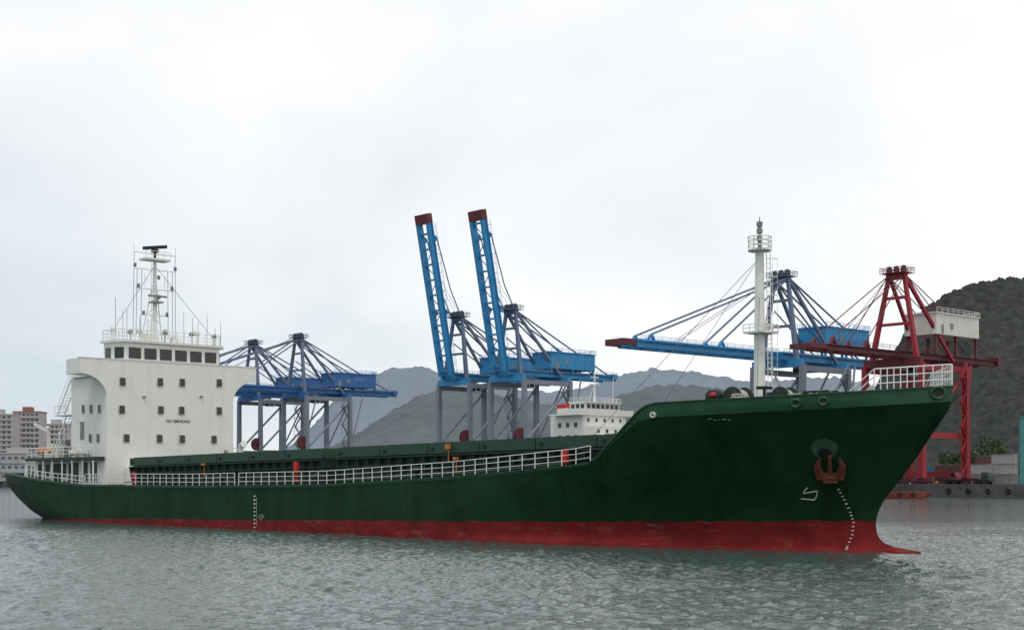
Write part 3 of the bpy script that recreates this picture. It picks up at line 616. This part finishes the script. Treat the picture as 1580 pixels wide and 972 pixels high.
# ------------------------------------------------------------------ container cranes
def crane(px_apex, label, cs, up=None, boom_len=62, tip=9, text=None, za=54.6, dz=0, aw=.72, bt=1.0, hz=0, hy=0, sr=.26, GE=46):
    """cs: dict of materials; local x along the quay, y landward, z above the quay"""
    p = E(m_for(px_apex, 4.4), 3)
    root = empty('gantry_crane', (p.x, p.y, 3.0), label, 'crane', 'container cranes along the quay', rz=-TH)
    XW, GY, ZL, ZGB, ZA = 8.0, 20.0, 33.0+dz, 35.2+dz, za
    for x in (-XW, XW):
        for y in (0, GY):
            lg = MB().bar((x,y,1.6),(x,y,ZL),1.5,1.7,1.25,1.4).build('leg', cs['leg'], root)
            mb = MB().box(x-3.2,y-.55,.75,x+3.2,y+.55,1.6)
            for k in (-2.4,-.8,.8,2.4): mb.lathe([(0,-.25),(.42,-.25),(.42,.25),(0,.25)], (x+k,y,.42), 'y', 10)
            mb.build('bogie', M['cmaroon'], lg)
        MB().bar((x,0,12),(x,GY,12),1.0,1.5).build('portal_beam', cs['leg'], root)
        MB().bar((x,0,ZL-1),(x,GY,ZL-1),1.0,1.5).build('portal_beam', cs['leg'], root)
        MB().tube((x,.4,13),(x,GY-.4,ZL-2),.42,n=8).build('diagonal_brace', cs['leg'], root)
        MB().tube((x,GY+.2,13),(x*.5,GY+9,ZL+1),.3,n=8).build('diagonal_brace', cs['leg'], root)
    for y in (0, GY):
        MB().bar((-XW,y,ZL+.4),(XW,y,ZL+.4),1.4,2.0).build('cross_beam', cs['girder'], root)
        MB().bar((-XW,y,2.6),(XW,y,2.6),1.0,1.2).build('sill_beam', cs['leg'], root)
    mb = MB()
    for x in (-3, 3): mb.box(x-.55,-3,ZGB-.9*bt,x+.55,GE,ZGB+1.2*bt)
    for y in np.arange(-2, GE+.1, 6): mb.box(-2.4,y-.3,ZGB-.4,2.4,y+.3,ZGB+.6)
    mb.box(-4.4,GE-2,ZGB-.3,4.4,GE,ZGB+1.5)
    gd = mb.build('girder', cs['girder'], root)
    for x in (-4.3, 4.3):
        mb = MB()
        mb.rail([(x,-3,ZGB+.7),(x,14,ZGB+.7)], 1.2, 2, 2.4, .06, .06); mb.rail([(x,36,ZGB+.7),(x,GE,ZGB+.7)], 1.2, 2, 2.4, .06, .06)
        mb.box(min(x,x*.8),-3,ZGB+.6,max(x,x*.8),GE,ZGB+.7)
        mb.build('walkway', cs['stay'], gd)
    ph = R(up) if up else 0; HYP, HZ = -3.3, ZGB
    c_, s_ = math.cos(ph), math.sin(ph)
    T = lambda x, d, h: V((x, HYP-c_*d+s_*h, HZ+s_*d+c_*h))
    def bbox(mb, x0, x1, d0, d1, h0, h1): mb.hexa([T(x0,d0,h0),T(x0,d1,h0),T(x1,d1,h0),T(x1,d0,h0),T(x0,d0,h1),T(x0,d1,h1),T(x1,d1,h1),T(x1,d0,h1)])
    LB = boom_len-tip; mb = MB(); BX = 2.6
    for x in (-BX, BX): bbox(mb, x-.6, x+.6, .2, LB, -.9*bt, 1.1*bt)
    for d in np.arange(2, LB, 5): bbox(mb, -BX+.5, BX-.5, d-.3, d+.3, -.5*bt, .7*bt)
    for k, d in enumerate(np.arange(2, LB-5, 5)): mb.tube(T(-BX if k % 2 else BX, d, .2), T(BX if k % 2 else -BX, d+5, .2), .16, n=5)
    bm_ = mb.build('boom', cs['boom'], root)
    mb = MB()
    if up:
        bbox(mb, -BX-.65, BX+.65, LB+.003, boom_len, -.9, 1.2)
    else:
        for x in (-BX, BX): bbox(mb, x-.45, x+.45, LB+.003, boom_len, -.6*bt, .9*bt)
        bbox(mb, -3.2, 3.2, boom_len, boom_len+.8, -.6*bt, .9*bt)
    mb.build('boom_tip', M['cmaroon'], bm_)
    for x in (-3.9, 3.9):
        mb = MB()
        bbox(mb, min(x, x*.83), max(x, x*.83), .5, LB, .48, .58)
        for h_ in (1.3, 1.8): mb.tube(T(x, 1, h_), T(x, LB, h_), .06, n=4)
        for d in np.arange(1, LB, 3): mb.tube(T(x, d, .55), T(x, d, 1.8), .06, n=4)
        mb.build('walkway', cs['boom'], bm_)
    for d in (LB*.42, LB*.9):
        for x in (-BX, BX): MB().bar(T(x, d-1, 1.1*bt), T(x, d, 2.4), .7, .5).bar(T(x, d+1, 1.1*bt), T(x, d, 2.4), .7, .5).build('stay_lug', cs['boom'], bm_)
    for x in (-1, 1):
        MB().bar((x*XW*aw,.5,ZL+1.4),(x*2.2,1.5,ZA),1.1,1.2,.8,.9).build('apex_post', cs['apex'], root)
        MB().bar((x*XW*.6,GY-.5,ZL+1.4),(x*2.2,2.2,ZA-.4),.75,.8).build('apex_brace', cs['apex'], root)
    MB().bar((-2.6,1.6,ZA),(2.6,1.6,ZA),1.6,1.4).build('apex_beam', cs['apex'], root)
    for f in (.42, .74):
        z = ZL+1.4+(ZA-ZL-1.4)*f; hw_ = XW*aw*(1-f)+2.2*f; MB().bar((-hw_,.5+f,z),(hw_,.5+f,z),.6,.7).build('apex_tie', cs['apex'], root)
    mb = MB(); mb.box(-3.4,-.6,ZA+.7,3.4,4.0,ZA+.85); mb.rail([(-3.4,-.6,ZA+.85),(3.4,-.6,ZA+.85),(3.4,4,ZA+.85),(-3.4,4,ZA+.85),(-3.4,-.6,ZA+.85)], 1.2, 2, 1.7, .07, .07)
    mb.build('apex_platform', cs['apex'], root)
    for x in (-2, 0, 2): MB().lathe([(0,-.2),(1.1,-.2),(.95,0),(1.1,.2),(0,.2)], (x,1.5,ZA+1.6), 'x', 14).build('sheave', M['canopy'], root)
    A = lambda x: V((x, 1.2, ZA+.2))
    for x in (-2.4, 2.4):
        for d in (LB*.42, LB*.9):
            if up:
                if d > LB*.5: MB().tube(T(x*1.08, d, 2.4), T(x*1.08, d*.62, 5.0), .2, n=5).tube(T(x*1.08, d*.62, 5.0), A(x), .2, n=5).build('forestay', cs['stay'], root)
                else: MB().tube(A(x), T(x*1.08, d, 2.4), .2, n=5).build('forestay', cs['stay'], root)
            else: MB().tube(A(x), T(x*1.08, d, 2.4), sr, n=6).build('forestay', cs['stay2'], root)
        for y in (30, 43): MB().tube((x, 2.2, ZA), (x*1.25, min(y, GE-1), ZGB+1.0), sr, n=6).build('backstay', cs['stay2'], root)
        if sr > .2: MB().tube((x, 1.8, ZA-8), (x*1.25, 21, ZGB+1.2), .2, n=6).build('backstay', cs['stay2'], root)
    for x in (-1, 1): MB().tube((x*.8,1.5,ZA+1.8),T(x*.8,LB*.7,1.2),.07,n=4).build('hoist_rope', M['canopy'], root)
    h0 = ZGB+hz; y0_ = 15+hy
    mb = MB(); mb.box(-4.6,y0_,h0+2.0,4.6,y0_+20,h0+7.2)
    for y in np.arange(y0_+1,y0_+20,1.0): mb.box(4.6,y,h0+2.2,4.68,y+.4,h0+7.0); mb.box(-4.68,y,h0+2.2,-4.6,y+.4,h0+7.0)
    mh = mb.build('machinery_house', cs['house'], root)
    mb = MB(); mb.box(-4.9,y0_-.3,h0+7.2,4.9,y0_+20.3,h0+7.5); mb.rail([(4.8,y0_-.2,h0+7.5),(4.8,y0_+20.2,h0+7.5),(-4.8,y0_+20.2,h0+7.5),(-4.8,y0_-.2,h0+7.5)], 1.1, 2, 2.5, .06, .06); mb.build('house_roof', cs['house'], mh)
    for y in (y0_+.5, y0_+10, y0_+19.5):
        for x in (-4, 4): MB().box(x-.3,y-.3,ZGB+.6,x+.3,y+.3,h0+2.0).build('house_support', cs['girder'], mh)
    MB().box(4.69,y0_+2,h0+2.3,4.75,y0_+3.2,h0+4.5).build('door', M['grey'], mh)
    MB().box(4.7,y0_+6,h0+3.6,4.76,y0_+7.6,h0+5.0).build('louvre', M['grey'], mh)
    if text:
        o = link('crane_number', text_mesh(text, 1.7, M['cmark']), mh); o.matrix_local = Matrix.Translation((4.72, y0_+12.5, h0+5.2)) @ FACE_X
    tr = MB().box(-3.4,3,ZGB-1.7,3.4,8,ZGB-.95).build('trolley', cs['apex'], root)
    mb = MB(); mb.box(-1.3,8.2,ZGB-4.6,1.3,10.8,ZGB-1.9); mb.box(-.3,8.8,ZGB-1.9,.3,9.6,ZGB-.9); mb.build('operator_cab', M['cwhite'], tr)
    MB().box(-1.1,8.1,ZGB-4.3,1.1,8.19,ZGB-2.5).box(1.31,8.5,ZGB-4.2,1.36,10.4,ZGB-2.8).build('cab_window', M['glass'], tr)
    mb = MB()
    for k in range(9):
        z = 2+k*3.4*(ZL/33); a_, b_ = (2.2, 4.6) if k % 2 else (4.6, 2.2)
        mb.bar((XW+1.3,GY-a_,z),(XW+1.3,GY-b_,z+3.4),.9,.16); mb.box(XW+.8,GY-5.2,z-.05,XW+1.8,GY-1.2,z+.05)
        mb.tube((XW+1.8,GY-a_,z+1),(XW+1.8,GY-b_,z+4.4),.06,n=4)
    for y in (GY-5.1, GY-1.3): mb.tube((XW+1.75,y,2),(XW+1.75,y,ZL),.1,n=4)
    mb.build('stair_tower', cs['leg'], root)
    mb = MB().lathe([(0,-.45),(2.5,-.45),(2.5,-.3),(.9,-.25),(.9,.25),(2.5,.3),(2.5,.45),(0,.45)], (XW-.2,-1.5,15.0), 'x', 22); rl = mb.build('cable_reel', M['cmaroon'], root)
    mb = MB()
    for k in range(8):
        a_ = k*math.pi/4; mb.bar((XW+.3,-1.5,15.0),(XW+.3,-1.5+2.4*math.cos(a_),15+2.4*math.sin(a_)),.14,.14)
    mb.build('spokes', M['cmaroon'], rl)
    return root
blue = dict(leg=M['cgrey'], girder=M['cblue'], boom=M['cblue'], apex=M['cslate'], stay=M['cslate'], stay2=M['cslate'], house=M['cblue'])
deep = dict(leg=M['cgrey'], girder=M['cblue2'], boom=M['cblue2'], apex=M['cslate'], stay=M['cslate'], stay2=M['cslate'], house=M['cblue2'])
redc = dict(leg=M['cred'], girder=M['cmaroon'], boom=M['cmaroon'], apex=M['cred'], stay=M['cmaroon'], stay2=M['cmaroon'], house=M['cwhite'])
crane(390, 'blue and grey gantry crane, leftmost in the row beside the white bridge house', deep)
crane(460, 'blue and grey gantry crane with lowered boom, second from left in the row', deep, text='KLC-11')
crane(706, 'bright blue gantry crane with upright boom, left one of the two raised booms', blue, up=79, boom_len=53.4, tip=3.2)
crane(788, 'bright blue gantry crane with upright boom, right one of the two raised booms', blue, up=79, boom_len=51, tip=3.2)
crane(1205, 'bright blue gantry crane with long lowered boom reaching left behind the foremast', blue, boom_len=57.5, tip=3.5, za=53.8, dz=-1.9, hz=1.6)
crane(1383, 'dark red gantry crane with white machinery house behind the green bow', redc, boom_len=33, tip=5, za=51.0, dz=-3.6, aw=.78, bt=.7, hz=3.8, hy=-3, sr=.13, GE=44)

# ------------------------------------------------------------------ moored ship behind
mo = E(19.0, -14)
moor = empty('moored_ship', (mo.x, mo.y, 0), 'dark moored ship with white bridge house seen beyond the green ship hatches', 'ship', rz=-TH)
def hull2(L_, B_, zd, zbow):
    u = np.linspace(0, 1, 60)
    def pt(i, z, top):
        x = -L_*(1-u[i]) - (1-z/zbow)*6*max(0, (u[i]-.85)/.15)
        fz = min(1, max(0, z/zbow)); u0 = .78+.06*fz
        t = B_/2*(1-max(0, (u[i]-u0)/(1-u0))**(1.8+.8*fz))*min(1, .6+.4*u[i]/.12)
        return x, t
    def sk(name, za, zb, n, m):
        mb = MB()
        for sg in (-1, 1):
            vs = []
            for j in range(n+1):
                for i in range(60):
                    z = za(i)+(zb(i)-za(i))*j/n; x, t = pt(i, z, 0); vs.append((x, sg*max(t,.02), z))
            mb.add(vs, [(j*60+i, j*60+i+1, (j+1)*60+i+1, (j+1)*60+i) for j in range(n) for i in range(59)])
        z0 = [za(0), zb(0)]; x0, t0_ = pt(0, za(0), 0)
        mb.add([(x0,-t0_,z0[0]),(x0,t0_,z0[0]),(x0,t0_,z0[1]),(x0,-t0_,z0[1])], [(0,1,2,3)])
        mb.build(name, m, moor, True)
    ztop = lambda i: zd+(zbow-zd)*min(1, max(0, (u[i]-.88)/.02))
    sk('lower_hull', lambda i: -1, lambda i: 1.4, 2, M['cmaroon']); sk('hull', lambda i: 1.4, ztop, 8, M['navy'])
    vs = []
    for i in range(60):
        x, t = pt(i, ztop(i), 1); vs += [(x,-t+.1,ztop(i)-.1),(x,t-.1,ztop(i)-.1)]
    MB().add(vs, [(2*i,2*i+1,2*i+3,2*i+2) for i in range(59)]).build('deck', M['deck'], moor)
hull2(112, 20, 7.0, 10.0)
HX = -86.0
mb = MB(); mb.box(HX-13,-8.5,6.8,HX,8.5,22.0); mb.box(HX-11,-11.2,22.0,HX+.4,11.2,22.4); mb.box(HX,-7.0,6.8,HX+2.6,7.0,19.0); mb.box(HX+2.6,-6.0,6.8,HX+4.6,6.0,16.2)
h2 = mb.build('deckhouse', M['white'], moor)
MB().rail([(HX,-7,19.0),(HX+2.5,-6.9,19.0),(HX+2.5,6.9,19.0),(HX,7,19.0)], 1.0, 2, 1.4, .05, .05).build('railing', M['rail'], moor)
mb = MB(); mb.box(HX-.1,-11.2,22.4,HX+.4,11.2,23.7); mb.box(HX-6,-11.2,22.4,HX-.1,-11.0,23.7); mb.box(HX-6,11.0,22.4,HX-.1,11.2,23.7); mb.build('bridge_wing', M['white'], moor)
mb = MB(); mb.box(HX-7,-6.8,22.4,HX-.8,6.8,25.6); mb.box(HX-7.3,-7.2,25.6,HX-.4,7.2,25.9); mb.rail([(HX-7,-7,25.9),(HX-.6,-7,25.9),(HX-.6,7,25.9),(HX-7,7,25.9)], 1.1, 2, 1.6, .05, .05); w2 = mb.build('wheelhouse', M['white'], moor)
for k in range(7): MB().box(HX-.8,-6.3+k*1.85,24.0,HX-.74,-6.3+k*1.85+1.4,25.2).build('window', M['glass'], w2)
for k in range(3): MB().box(HX-6.5+k*1.9,-6.86,24.0,HX-5.1+k*1.9,-6.8,25.2).build('window', M['glass'], w2)
for k in range(5): MB().box(HX,-6.9+k*3.2,20.2,HX+.06,-6.1+k*3.2,21.2).build('window', M['glass'], h2)
for k in range(4): MB().box(HX+2.6,-5.6+k*3.4,17.1,HX+2.66,-4.7+k*3.4,18.1).build('window', M['glass'], h2)
for z in (19.3, 15.8):
    for k in range(3): MB().box(HX-10+k*3.2,-8.56,z-.55,HX-8.7+k*3.2,-8.5,z+.75).build('window', M['glass'], h2)
mb = MB(); mb.tube((HX-4,0,25.9),(HX-4,0,34.5),.3,.16,8); mb.bar((HX-4,-2.4,31),(HX-4,2.4,31),.16,.16); mb.bar((HX-4,-1.5,33),(HX-4,1.5,33),.3,.3); mb.tube((HX-5.4,-1.2,25.9),(HX-4,0,31),.1).tube((HX-5.4,1.2,25.9),(HX-4,0,31),.1); mb.build('radar_mast', M['rail'], moor)
MB().tube((HX-2.5,5.9,25.9),(HX-2.5,5.9,33),.09).build('signal_mast', M['rail'], moor)
MB().box(HX-17,-2.2,6.9,HX-13.5,2.2,24.6).build('funnel', M['white'], moor)
MB().box(HX-17.05,-2.25,24.6,HX-13.45,2.25,25.7).build('funnel_top', M['fire'], moor)
for k in range(4): MB().box(-76+k*15,-7,6.9,-62.5+k*15,7,8.6).build('hatch_cover', M['cover'], moor)

# ------------------------------------------------------------------ small workboat at the quay beyond the bow
wbp = at(1394, HY, 322)
wb = empty('workboat', (wbp.x, wbp.y, 0), 'small low workboat with reddish hull and dark cabin moored just beyond the green bow', 'boat', rz=R(-12))
def wrow(z, f):                           # plan outline of the boat at height z
    return [(-5.2*f, -1.5*f, z), (-5.0*f, -1.8*f, z), (2.2, -1.85*f, z), (4.4, -1.1*f, z), (5.6*f+.1*z, 0, z), (4.4, 1.1*f, z), (2.2, 1.85*f, z), (-5.0*f, 1.8*f, z), (-5.2*f, 1.5*f, z)]
rw = [wrow(-.5,.8), wrow(.4,.95), wrow(1.3,1.05), wrow(1.55,1.05)]
mb = MB(); mb.add([p for r in rw for p in r], [(j*9+i, j*9+(i+1) % 9, (j+1)*9+(i+1) % 9, (j+1)*9+i) for j in range(3) for i in range(9)]+[tuple(range(27, 36))])
mb.build('hull', mat('workboat_red', (.19,.045,.035), .7, .3, 1), wb)
cb = MB().prism([(-3.6,1.55),(-3.6,3.6),(.4,3.7),(.9,1.55)], -1.2, 1.2, 'y').box(-3.9,-1.4,3.7,.7,1.4,3.85).build('cabin', M['canopy'], wb)
for k in range(3): MB().box(-3.2+k*1.2,-1.26,2.6,-2.3+k*1.2,-1.2,3.3).build('window', M['glass'], cb)
MB().tube((-1.6,0,3.85),(-1.6,0,8.2),.14,.08).tube((-1.6,0,4.2),(3.6,0,7.0),.1,.07).tube((-1.6,0,8.0),(3.6,0,7.0),.03).build('derrick', M['black'], wb)
for x in (-4.2,-1.0,2.0): MB().path([(x+math.cos(a)*.4,-2.0,.9+math.sin(a)*.4) for a in np.linspace(0, 2*math.pi, 13)], .14, 6).build('tyre', M['rubber'], wb)

# ------------------------------------------------------------------ containers on the quay
CM = {n: container_mat('container_'+n, c) for n, c in dict(grey=(.22,.23,.23), pale=(.36,.37,.35), maroon=(.13,.035,.035), blue=(.05,.13,.25), brown=(.14,.065,.045), green=(.05,.13,.09)).items()}
def container(px, Y, lev, ln, cname, label, rz=-TH):
    p = at(px, HY, Y); z = 3.004+lev*2.6
    root = empty('shipping_container', (p.x, p.y, z), label, 'container', 'containers stacked on the quay', rz=rz)
    mb = MB(); n = int(ln/.6); prof = []
    for k in range(n): x = -ln/2+.1+(ln-.2)*k/n; st = (ln-.2)/n; prof += [(x,0),(x+st*.35,0),(x+st*.5,.12),(x+st*.85,.12)]
    pl = [(x, -1.2+o_) for x, o_ in prof]+[(x, 1.2-o_) for x, o_ in prof[::-1]]
    mb.prism(pl, .12, 2.48, 'z'); mb.build('body', CM[cname], root)
    mb = MB()
    for x in (-ln/2, ln/2-.12):
        for y in (-1.22, 1.08): mb.box(x,y,0,x+.12,y+.14,2.5)
    for y in (-1.22, 1.1):
        for z_ in (.0, 2.42): mb.box(-ln/2+.12,y,z_,ln/2-.12,y+.12,z_+.12)
    mb.build('frame', M['grey'], root)
    for y in (-1.08, .01):
        d = MB().box(ln/2-.1,y,.1,ln/2-.02,y+1.07,2.47).build('door', CM[cname], root)
        for o_ in (.28, .78): MB().tube((ln/2+.01,y+o_,.15),(ln/2+.01,y+o_,2.4),.04,n=5).build('lock_bar', M['black'], d)
wd = ['bottom', 'second', 'third']
for px, Y, cs_, ln, d in ((1512,366,('grey','pale'),6.06,'two-high stack left of the taller pale stack'),(1550,366,('grey','pale','pale'),6.06,'pale three-high stack near the right edge'),
        (1476,384,('maroon','brown'),12.2,'long reddish stack behind the red crane leg'),(1448,430,('brown','blue'),12.2,'stack behind the red workboat'),
        (1594,378,('grey','green'),12.2,'stack cut by the right edge'),(1528,400,('blue','maroon','brown'),12.2,'back row behind the grey and pale stacks')):
    for k, c in enumerate(cs_): container(px, Y, k, ln, c, f'{wd[k]} container from the ground, {c}, in the {d}')
p = at(1576, HY, 350); root = empty('steel_post', (p.x, p.y, 3.0), 'tall teal steel post on the quay at the right edge of the photo', 'post')
MB().box(-.5,-.5,.1,.5,.5,16.5).box(-.65,-.65,16.5,.65,.65,16.8).build('column', M['teal'], root); MB().box(-1.1,-1.1,0,1.1,1.1,.1).build('base_plate', M['teal'], root)
def tractor(px, Y, c, label):
    p = at(px, HY, Y); root = empty('yard_tractor', (p.x, p.y, 3.0), label, 'truck', 'yard tractors on the quay', rz=-TH)
    MB().box(-7,-1.2,1.0,2.4,1.2,1.35).box(2.4,-1.1,.7,5.0,1.1,1.2).build('chassis', M['black'], root)
    cb = MB().prism([(3.0,1.2),(3.0,3.0),(4.4,3.0),(4.9,1.9),(5.0,1.2)], -1.15, 1.15, 'y').build('cab', M[c], root)
    MB().box(3.3,-1.2,2.0,4.3,-1.15,2.8).build('window', M['glass'], cb)
    for x in (-6,-4.7,2.0,4.2):
        for y in (-1.15,.85): MB().lathe([(0,0),(.5,0),(.5,.3),(0,.3)], (x,y,.5), 'y', 14).build('wheel', M['rubber'], root)
tractor(1500, 345, 'gear', 'dark yard tractor with flat trailer on the quay below the grey containers'); tractor(1452, 350, 'cmaroon', 'dark red yard tractor with flat trailer on the quay left of the red crane leg')

# ------------------------------------------------------------------ trees on the quay
def tree(px, Y, h, w_, label):
    p = at(px, HY, Y); root = empty('tree', (p.x, p.y, 3.0), label, 'tree', 'trees on the quay')
    mb = MB().tube((0,0,0),(.1,0,h*.5),.22,.14,8)
    cl = []
    for k in range(9):
        a = k*2.4; r = w_*.5*(.3+.6*random.random()); c = V((r*math.cos(a), r*math.sin(a), h*(.4+.5*random.random()))); mb.tube((.05,0,h*.35), c, .09, .03, 5); cl.append((c, w_*(.16+.14*random.random())))
    mb.build('trunk', M['bark'], root)
    mb = MB()
    for c, r in cl:
        for k in range(70):
            d = V((random.gauss(0,1), random.gauss(0,1), random.gauss(0,1))).normalized()*r*(.5+.6*random.random()); o_ = c+d
            a = V((random.gauss(0,1), random.gauss(0,1), random.gauss(0,1))).normalized()*.32; b_ = a.cross(V((random.random(),1,.3))).normalized()*.26
            mb.add([o_-a-b_, o_+a-b_, o_+a+b_, o_-a+b_], [(0,1,2,3)])
    mb.build('crown', M['leaf'], root)
tree(1462, 415, 8.5, 7, 'low leafy tree left of the red crane leg'); tree(1494, 405, 9.0, 7.5, 'leafy tree just right of the red crane leg'); tree(1532, 440, 13, 10, 'leafy tree behind the grey containers')

# ------------------------------------------------------------------ apartment blocks far left
winm = MB().box(-.9,-.06,-.7,.9,0,.7).mesh('window', mat('far_window', (.09,.095,.10), .3, .2, 1))
sil = mat('block_trim', (.40,.39,.38), .8, .1, .3)
def block(px0, px1, ytop, Y, c, label, floors, cols_, roofc):
    p0, p1 = at(px0, HY, Y), at(px1, HY, Y); W = p1.x-p0.x; Ht = CH+(HY-ytop)/F*Y-3
    root = empty('apartment_block', ((p0.x+p1.x)/2, Y, 3.0), label, 'building', 'apartment blocks across the harbour')
    wm_ = mat('block_wall', c, .85, .12, .15, stain=(c[0]*.6,c[1]*.6,c[2]*.6), amt=.6, s_scale=(.3,.3,.06))
    MB().box(-W/2,0,0,W/2,14,Ht).build('wall', wm_, root)
    mb = MB(); mb.box(-W/2-.3,-.3,Ht,W/2+.3,14.3,Ht+.7); mb.box(-W*.2,3,Ht+.7,W*.12,9,Ht+3.4); mb.build('roof', roofc, root)
    mb = MB(); fh = Ht/floors
    for k in range(1, floors): mb.box(-W/2-.15,-.5,k*fh-.12,W/2+.15,-.003,k*fh+.2)
    mb.build('floor_band', sil, root)
    for i in range(floors):
        for j in range(cols_): link('window', winm, root, (-W/2+W*(j+.5)/cols_, -.01, i*fh+fh*.55))
rr = mat('roof_red', (.30,.13,.11), .8, .2, .3)
block(-30, 18, 640, 800, (.42,.39,.38), 'tall grey brown apartment block at the left edge behind the stern', 13, 6, sil)
block(20, 60, 636, 840, (.44,.40,.40), 'apartment block with reddish roof above the stern, right of the edge block', 13, 6, rr)
block(64, 104, 655, 880, (.48,.47,.48), 'lower pale apartment block just left of the white bridge house', 11, 6, sil)
block(-20, 70, 700, 745, (.36,.36,.37), 'long low grey shed in front of the apartment blocks', 3, 9, sil)

# ------------------------------------------------------------------ hills
def vnoise(x, y, seed):
    r = np.random.default_rng(seed); tb = r.random((256, 256))
    xi = np.floor(x).astype(int); yi = np.floor(y).astype(int); fx_ = x-xi; fy_ = y-yi
    fx_ = fx_*fx_*(3-2*fx_); fy_ = fy_*fy_*(3-2*fy_)
    g_ = lambda a, b_: tb[a % 256, b_ % 256]
    return (g_(xi,yi)*(1-fx_)+g_(xi+1,yi)*fx_)*(1-fy_)+(g_(xi,yi+1)*(1-fx_)+g_(xi+1,yi+1)*fx_)*fy_
def hill(name, ridge, Y0, depth, m, step, trees=0, tr=4, kind='structure', lift=0, label=None, cat=None, seed=1, pw=1.15, relief=.1, rough=.0, smooth_w=12):
    xs_ = [at(p, 0, Y0).x for p, _ in ridge]; zs_ = [at(0, q_, Y0).z for _, q_ in ridge]
    gx_ = np.arange(xs_[0], xs_[-1], step); gy_ = np.arange(-depth, depth*.35, step*1.3)
    sm = np.interp(gx_, xs_, zs_); kw = max(3, int(smooth_w/step*Y0/640)); ker = np.hanning(kw+2)[1:-1]; ker /= ker.sum()
    sm = np.convolve(np.pad(sm, kw//2+1, mode='edge'), ker, 'same')[kw//2+1:kw//2+1+len(gx_)]
    x, d = np.meshgrid(gx_, gy_)
    base = np.interp(x, gx_, sm)
    f = np.where(d < 0, 1+d/depth, 1-d/(depth*.35)); f = np.clip(f, 0, 1)**pw
    z = 2.5+(base-2.5)*f
    k_ = Y0/640
    front = np.clip(-d/depth*2.5, 0, 1)
    z += (base-2)*relief*((vnoise(x/(45*k_)+3, d/(80*k_), seed+1)-.9)+.3*(vnoise(x/(18*k_), d/(22*k_), seed+2)-.9))*front*np.clip(f*6, 0, 1)
    z += lift
    if trees:
        r = np.random.default_rng(seed+5); add = np.zeros_like(z)
        for k in range(trees):
            cx = r.uniform(gx_[0], gx_[-1]); cy = r.uniform(gy_[0], gy_[-1]); R_ = tr*r.uniform(.5, 1.2); hh = R_*r.uniform(.5, 1.1)
            i0, i1 = np.searchsorted(gx_, [cx-R_, cx+R_]); j0, j1 = np.searchsorted(gy_, [cy-R_, cy+R_])
            if i1 <= i0 or j1 <= j0: continue
            q_ = 1-((x[j0:j1,i0:i1]-cx)**2+(d[j0:j1,i0:i1]-cy)**2)/R_**2
            add[j0:j1,i0:i1] = np.maximum(add[j0:j1,i0:i1], hh*np.sqrt(np.clip(q_, 0, 1)))
        z += add*np.clip(f*8, 0, 1)
    if rough: z += np.random.default_rng(seed+9).normal(size=z.shape)*rough
    h_, w_ = z.shape; me = bpy.data.meshes.new(name)
    vs = np.stack([x, d+Y0, z], -1).reshape(-1, 3)
    id_ = np.arange(h_*w_).reshape(h_, w_); fs = np.stack([id_[:-1,:-1], id_[:-1,1:], id_[1:,1:], id_[1:,:-1]], -1).reshape(-1, 4)
    me.from_pydata(vs.tolist(), [], fs.tolist()); me.materials.append(m)
    for p in me.polygons: p.use_smooth = True
    o = link(name, me); o['kind'] = kind
    if label: o['label'] = label; o['category'] = cat
    return o
near = [(1290,735),(1310,690),(1330,640),(1365,570),(1395,516),(1417,484),(1452,458),(1490,443),(1530,432),(1580,429),(1700,440),(1900,520),(2100,660)]
hm = mat('hill_soil', (.06,.058,.045), .9, .3, .05)
wood = mat('woodland', (.038,.042,.040), .85, .45, .25, stain=(.058,.052,.050), amt=.9, s_scale=(.06,.06,.06), bump=.6, bscale=.8, spec=.1)  # a little haze is mixed into the woodland colour
hill('near_hill', near, 640, 220, hm, 5, lift=-2.5, seed=3, relief=.06)
hill('hill_woodland', near, 640, 220, wood, .7, trees=18000, tr=1.9, kind='stuff', lift=-.8, label='dark wooded slope covering the hill at the right', cat='woodland', seed=3, rough=.25, relief=.06)
mid = mat('mid_hill', (.115,.135,.146), .95, .2, .02, stain=(.088,.103,.108), amt=.8, s_scale=(.04,.04,.04), spec=.05, scuff=(.14,.155,.16), c_scale=(.12,.12,.12))  # blue-grey base stands in for distance haze, no volume in the air
far = mat('far_hill', (.185,.222,.265), .95, .08, .008, stain=(.155,.188,.222), amt=.8, s_scale=(.02,.02,.02), spec=.05)  # paler and bluer again: stronger distance haze painted into the base colour
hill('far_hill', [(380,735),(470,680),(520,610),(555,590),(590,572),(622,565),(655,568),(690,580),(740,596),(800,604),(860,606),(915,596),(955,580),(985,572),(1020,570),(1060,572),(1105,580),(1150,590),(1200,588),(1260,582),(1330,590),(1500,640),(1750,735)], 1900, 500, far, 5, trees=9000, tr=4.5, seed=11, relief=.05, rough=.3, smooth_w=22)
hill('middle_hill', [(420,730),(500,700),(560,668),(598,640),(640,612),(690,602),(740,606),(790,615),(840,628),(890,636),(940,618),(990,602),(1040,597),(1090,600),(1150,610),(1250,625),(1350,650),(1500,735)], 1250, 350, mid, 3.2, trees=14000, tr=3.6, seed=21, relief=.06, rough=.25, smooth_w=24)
